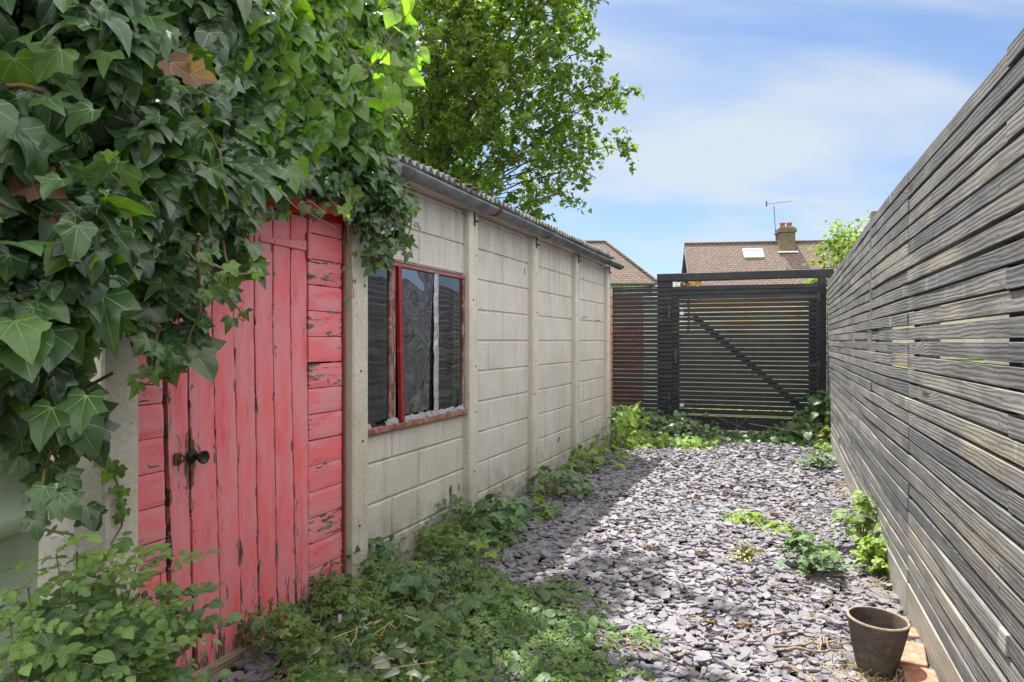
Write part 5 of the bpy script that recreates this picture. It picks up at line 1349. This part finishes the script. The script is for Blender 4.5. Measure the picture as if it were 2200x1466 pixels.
for px, py in ((1945, 1480), (1960, 1465), (1810, 1440), (1870, 1350), (1915, 1350), (1790, 1390)):
    g = ground(px, py)
    for _ in range(9):
        a = g + Vector((random.gauss(0, .02), random.gauss(0, .02), .01)); d = Vector((random.gauss(0, .4), random.gauss(0, .4), 1)); sb.tube([a, a + d * .03, a + d * .05 + Vector((d.x * .02, d.y * .02, -.01))], [.0018, .0014, .0004], 3)
gs = MB(); gs = sb.build('green_grass', 'stem_green', world=True); tag(gs, 'few fresh green grass blades around the pot and bricks', 'grass', kind='stuff')
tw = [((1665, 1390), (1730, 1385), (1790, 1380), (1850, 1378)), ((1690, 1395), (1760, 1400), (1810, 1398)), ((1530, 1372), (1560, 1378), (1590, 1372)), ((1788, 1235), (1830, 1240), (1855, 1232)), ((1620, 1120), (1650, 1150), (1690, 1160)), ((1226, 1110), (1245, 1100), (1262, 1085)), ((1640, 1370), (1680, 1358), (1700, 1352)), ((1450, 1420), (1400, 1405), (1340, 1390), (1270, 1350))]
tl_ = ['thick bare twig lying left of the pot', 'second bare twig just in front of the thick one', 'short forked twig on the slate in the foreground', 'brown stick behind the leafy clump near the fence', 'pale root under the seedling patch', 'curved twig on the shaded slate by the shed', 'thin twig behind the thick one left of the pot', 'long thin runner crossing slate beside the ground cover']
for q, lab in zip(tw, tl_):
    pts = [ground(px, py, .035) for px, py in q]; fine = []
    for a, c in zip(pts[:-1], pts[1:]):
        for i in range(4): fine.append(a.lerp(c, i / 4) + rv(.003))
    fine.append(pts[-1]); b = MB(); r = .006 if 'thick' in lab or 'brown' in lab else .0032
    b.tube(fine, [r * (1 - .5 * i / len(fine)) for i in range(len(fine))], 6)
    k = len(fine) // 2; b.tube([fine[k], fine[k] + Vector((.03, .05, .012)), fine[k] + Vector((.05, .09, .0))], r * .5, 5)
    o = b.build('twig', 'twig_bark', smooth=True); tag(o, lab, 'twig', 'twigs on the slate')
sb = MB()
for _ in range(90):
    g = ground(random.uniform(1200, 1850), random.uniform(1010, 1460), .03)
    if not path_ok(g.x, g.y): continue
    d = Vector((random.gauss(0, 1), random.gauss(0, 1), .1)).normalized(); pts = [g]
    for i in range(4): d = (d + rv(.3)).normalized(); d.z *= .3; pts.append(pts[-1] + d * .02)
    sb.tube(pts, .0014, 4)
o = sb.build('plant_litter', 'straw', world=True); tag(o, 'thin dry stalks scattered over the slate', 'plant litter', kind='stuff')
sb = MB()
for px, py in ((1505, 1180 + 8), (1575, 1250), (1525, 1335), (1665, 1105), (1700, 1090), (1755, 1080), (1580, 1065), (1500, 1070), (1325, 1105), (1340, 1120), (1395, 1180), (1600, 1345), (1680, 1140), (1365, 1140), (1420, 1010)):
    g = ground(px, py, .02)
    for _ in range(16):
        r = random.uniform(.004, .011); sb.lathe([(.0001, r), (r * .6, r * .7), (r, 0)], (g.x + random.gauss(0, .02), g.y + random.gauss(0, .014), .022), 6)
o = sb.build('moss', 'moss_dry', world=True); tag(o, 'small rusty cushions of moss on the slate', 'moss', kind='stuff')

# ================================================================== water butt
wb = thing('water_butt', 'pale green ribbed plastic water butt at the left edge under the ivy', 'water butt', (-1.47, 1.64, 0))
pr = []; r = .29
for z, dr_ in ((0, -.03), (.02, -.005), (.30, .0), (.31, -.012), (.33, -.018), (.55, -.02), (.735, -.014), (.74, .0), (.775, .006), (.785, .006), (.79, -.004), (.93, -.002), (.935, .012), (.97, .016), (.98, .010), (1.0, .0), (1.04, -.02), (1.05, -.28)):
    pr.append((r + dr_, z))
b = MB(); b.lathe(pr, (0, 0, 0), 72)
for k in range(len(b.v)):
    x, y, z = b.v[k]
    if .33 < z < .735:
        a = math.atan2(y, x); q = 1 + .006 * math.cos(a * 24); b.v[k] = (x * q, y * q, z)
b.build('body', 'green_plastic', wb, smooth=True)
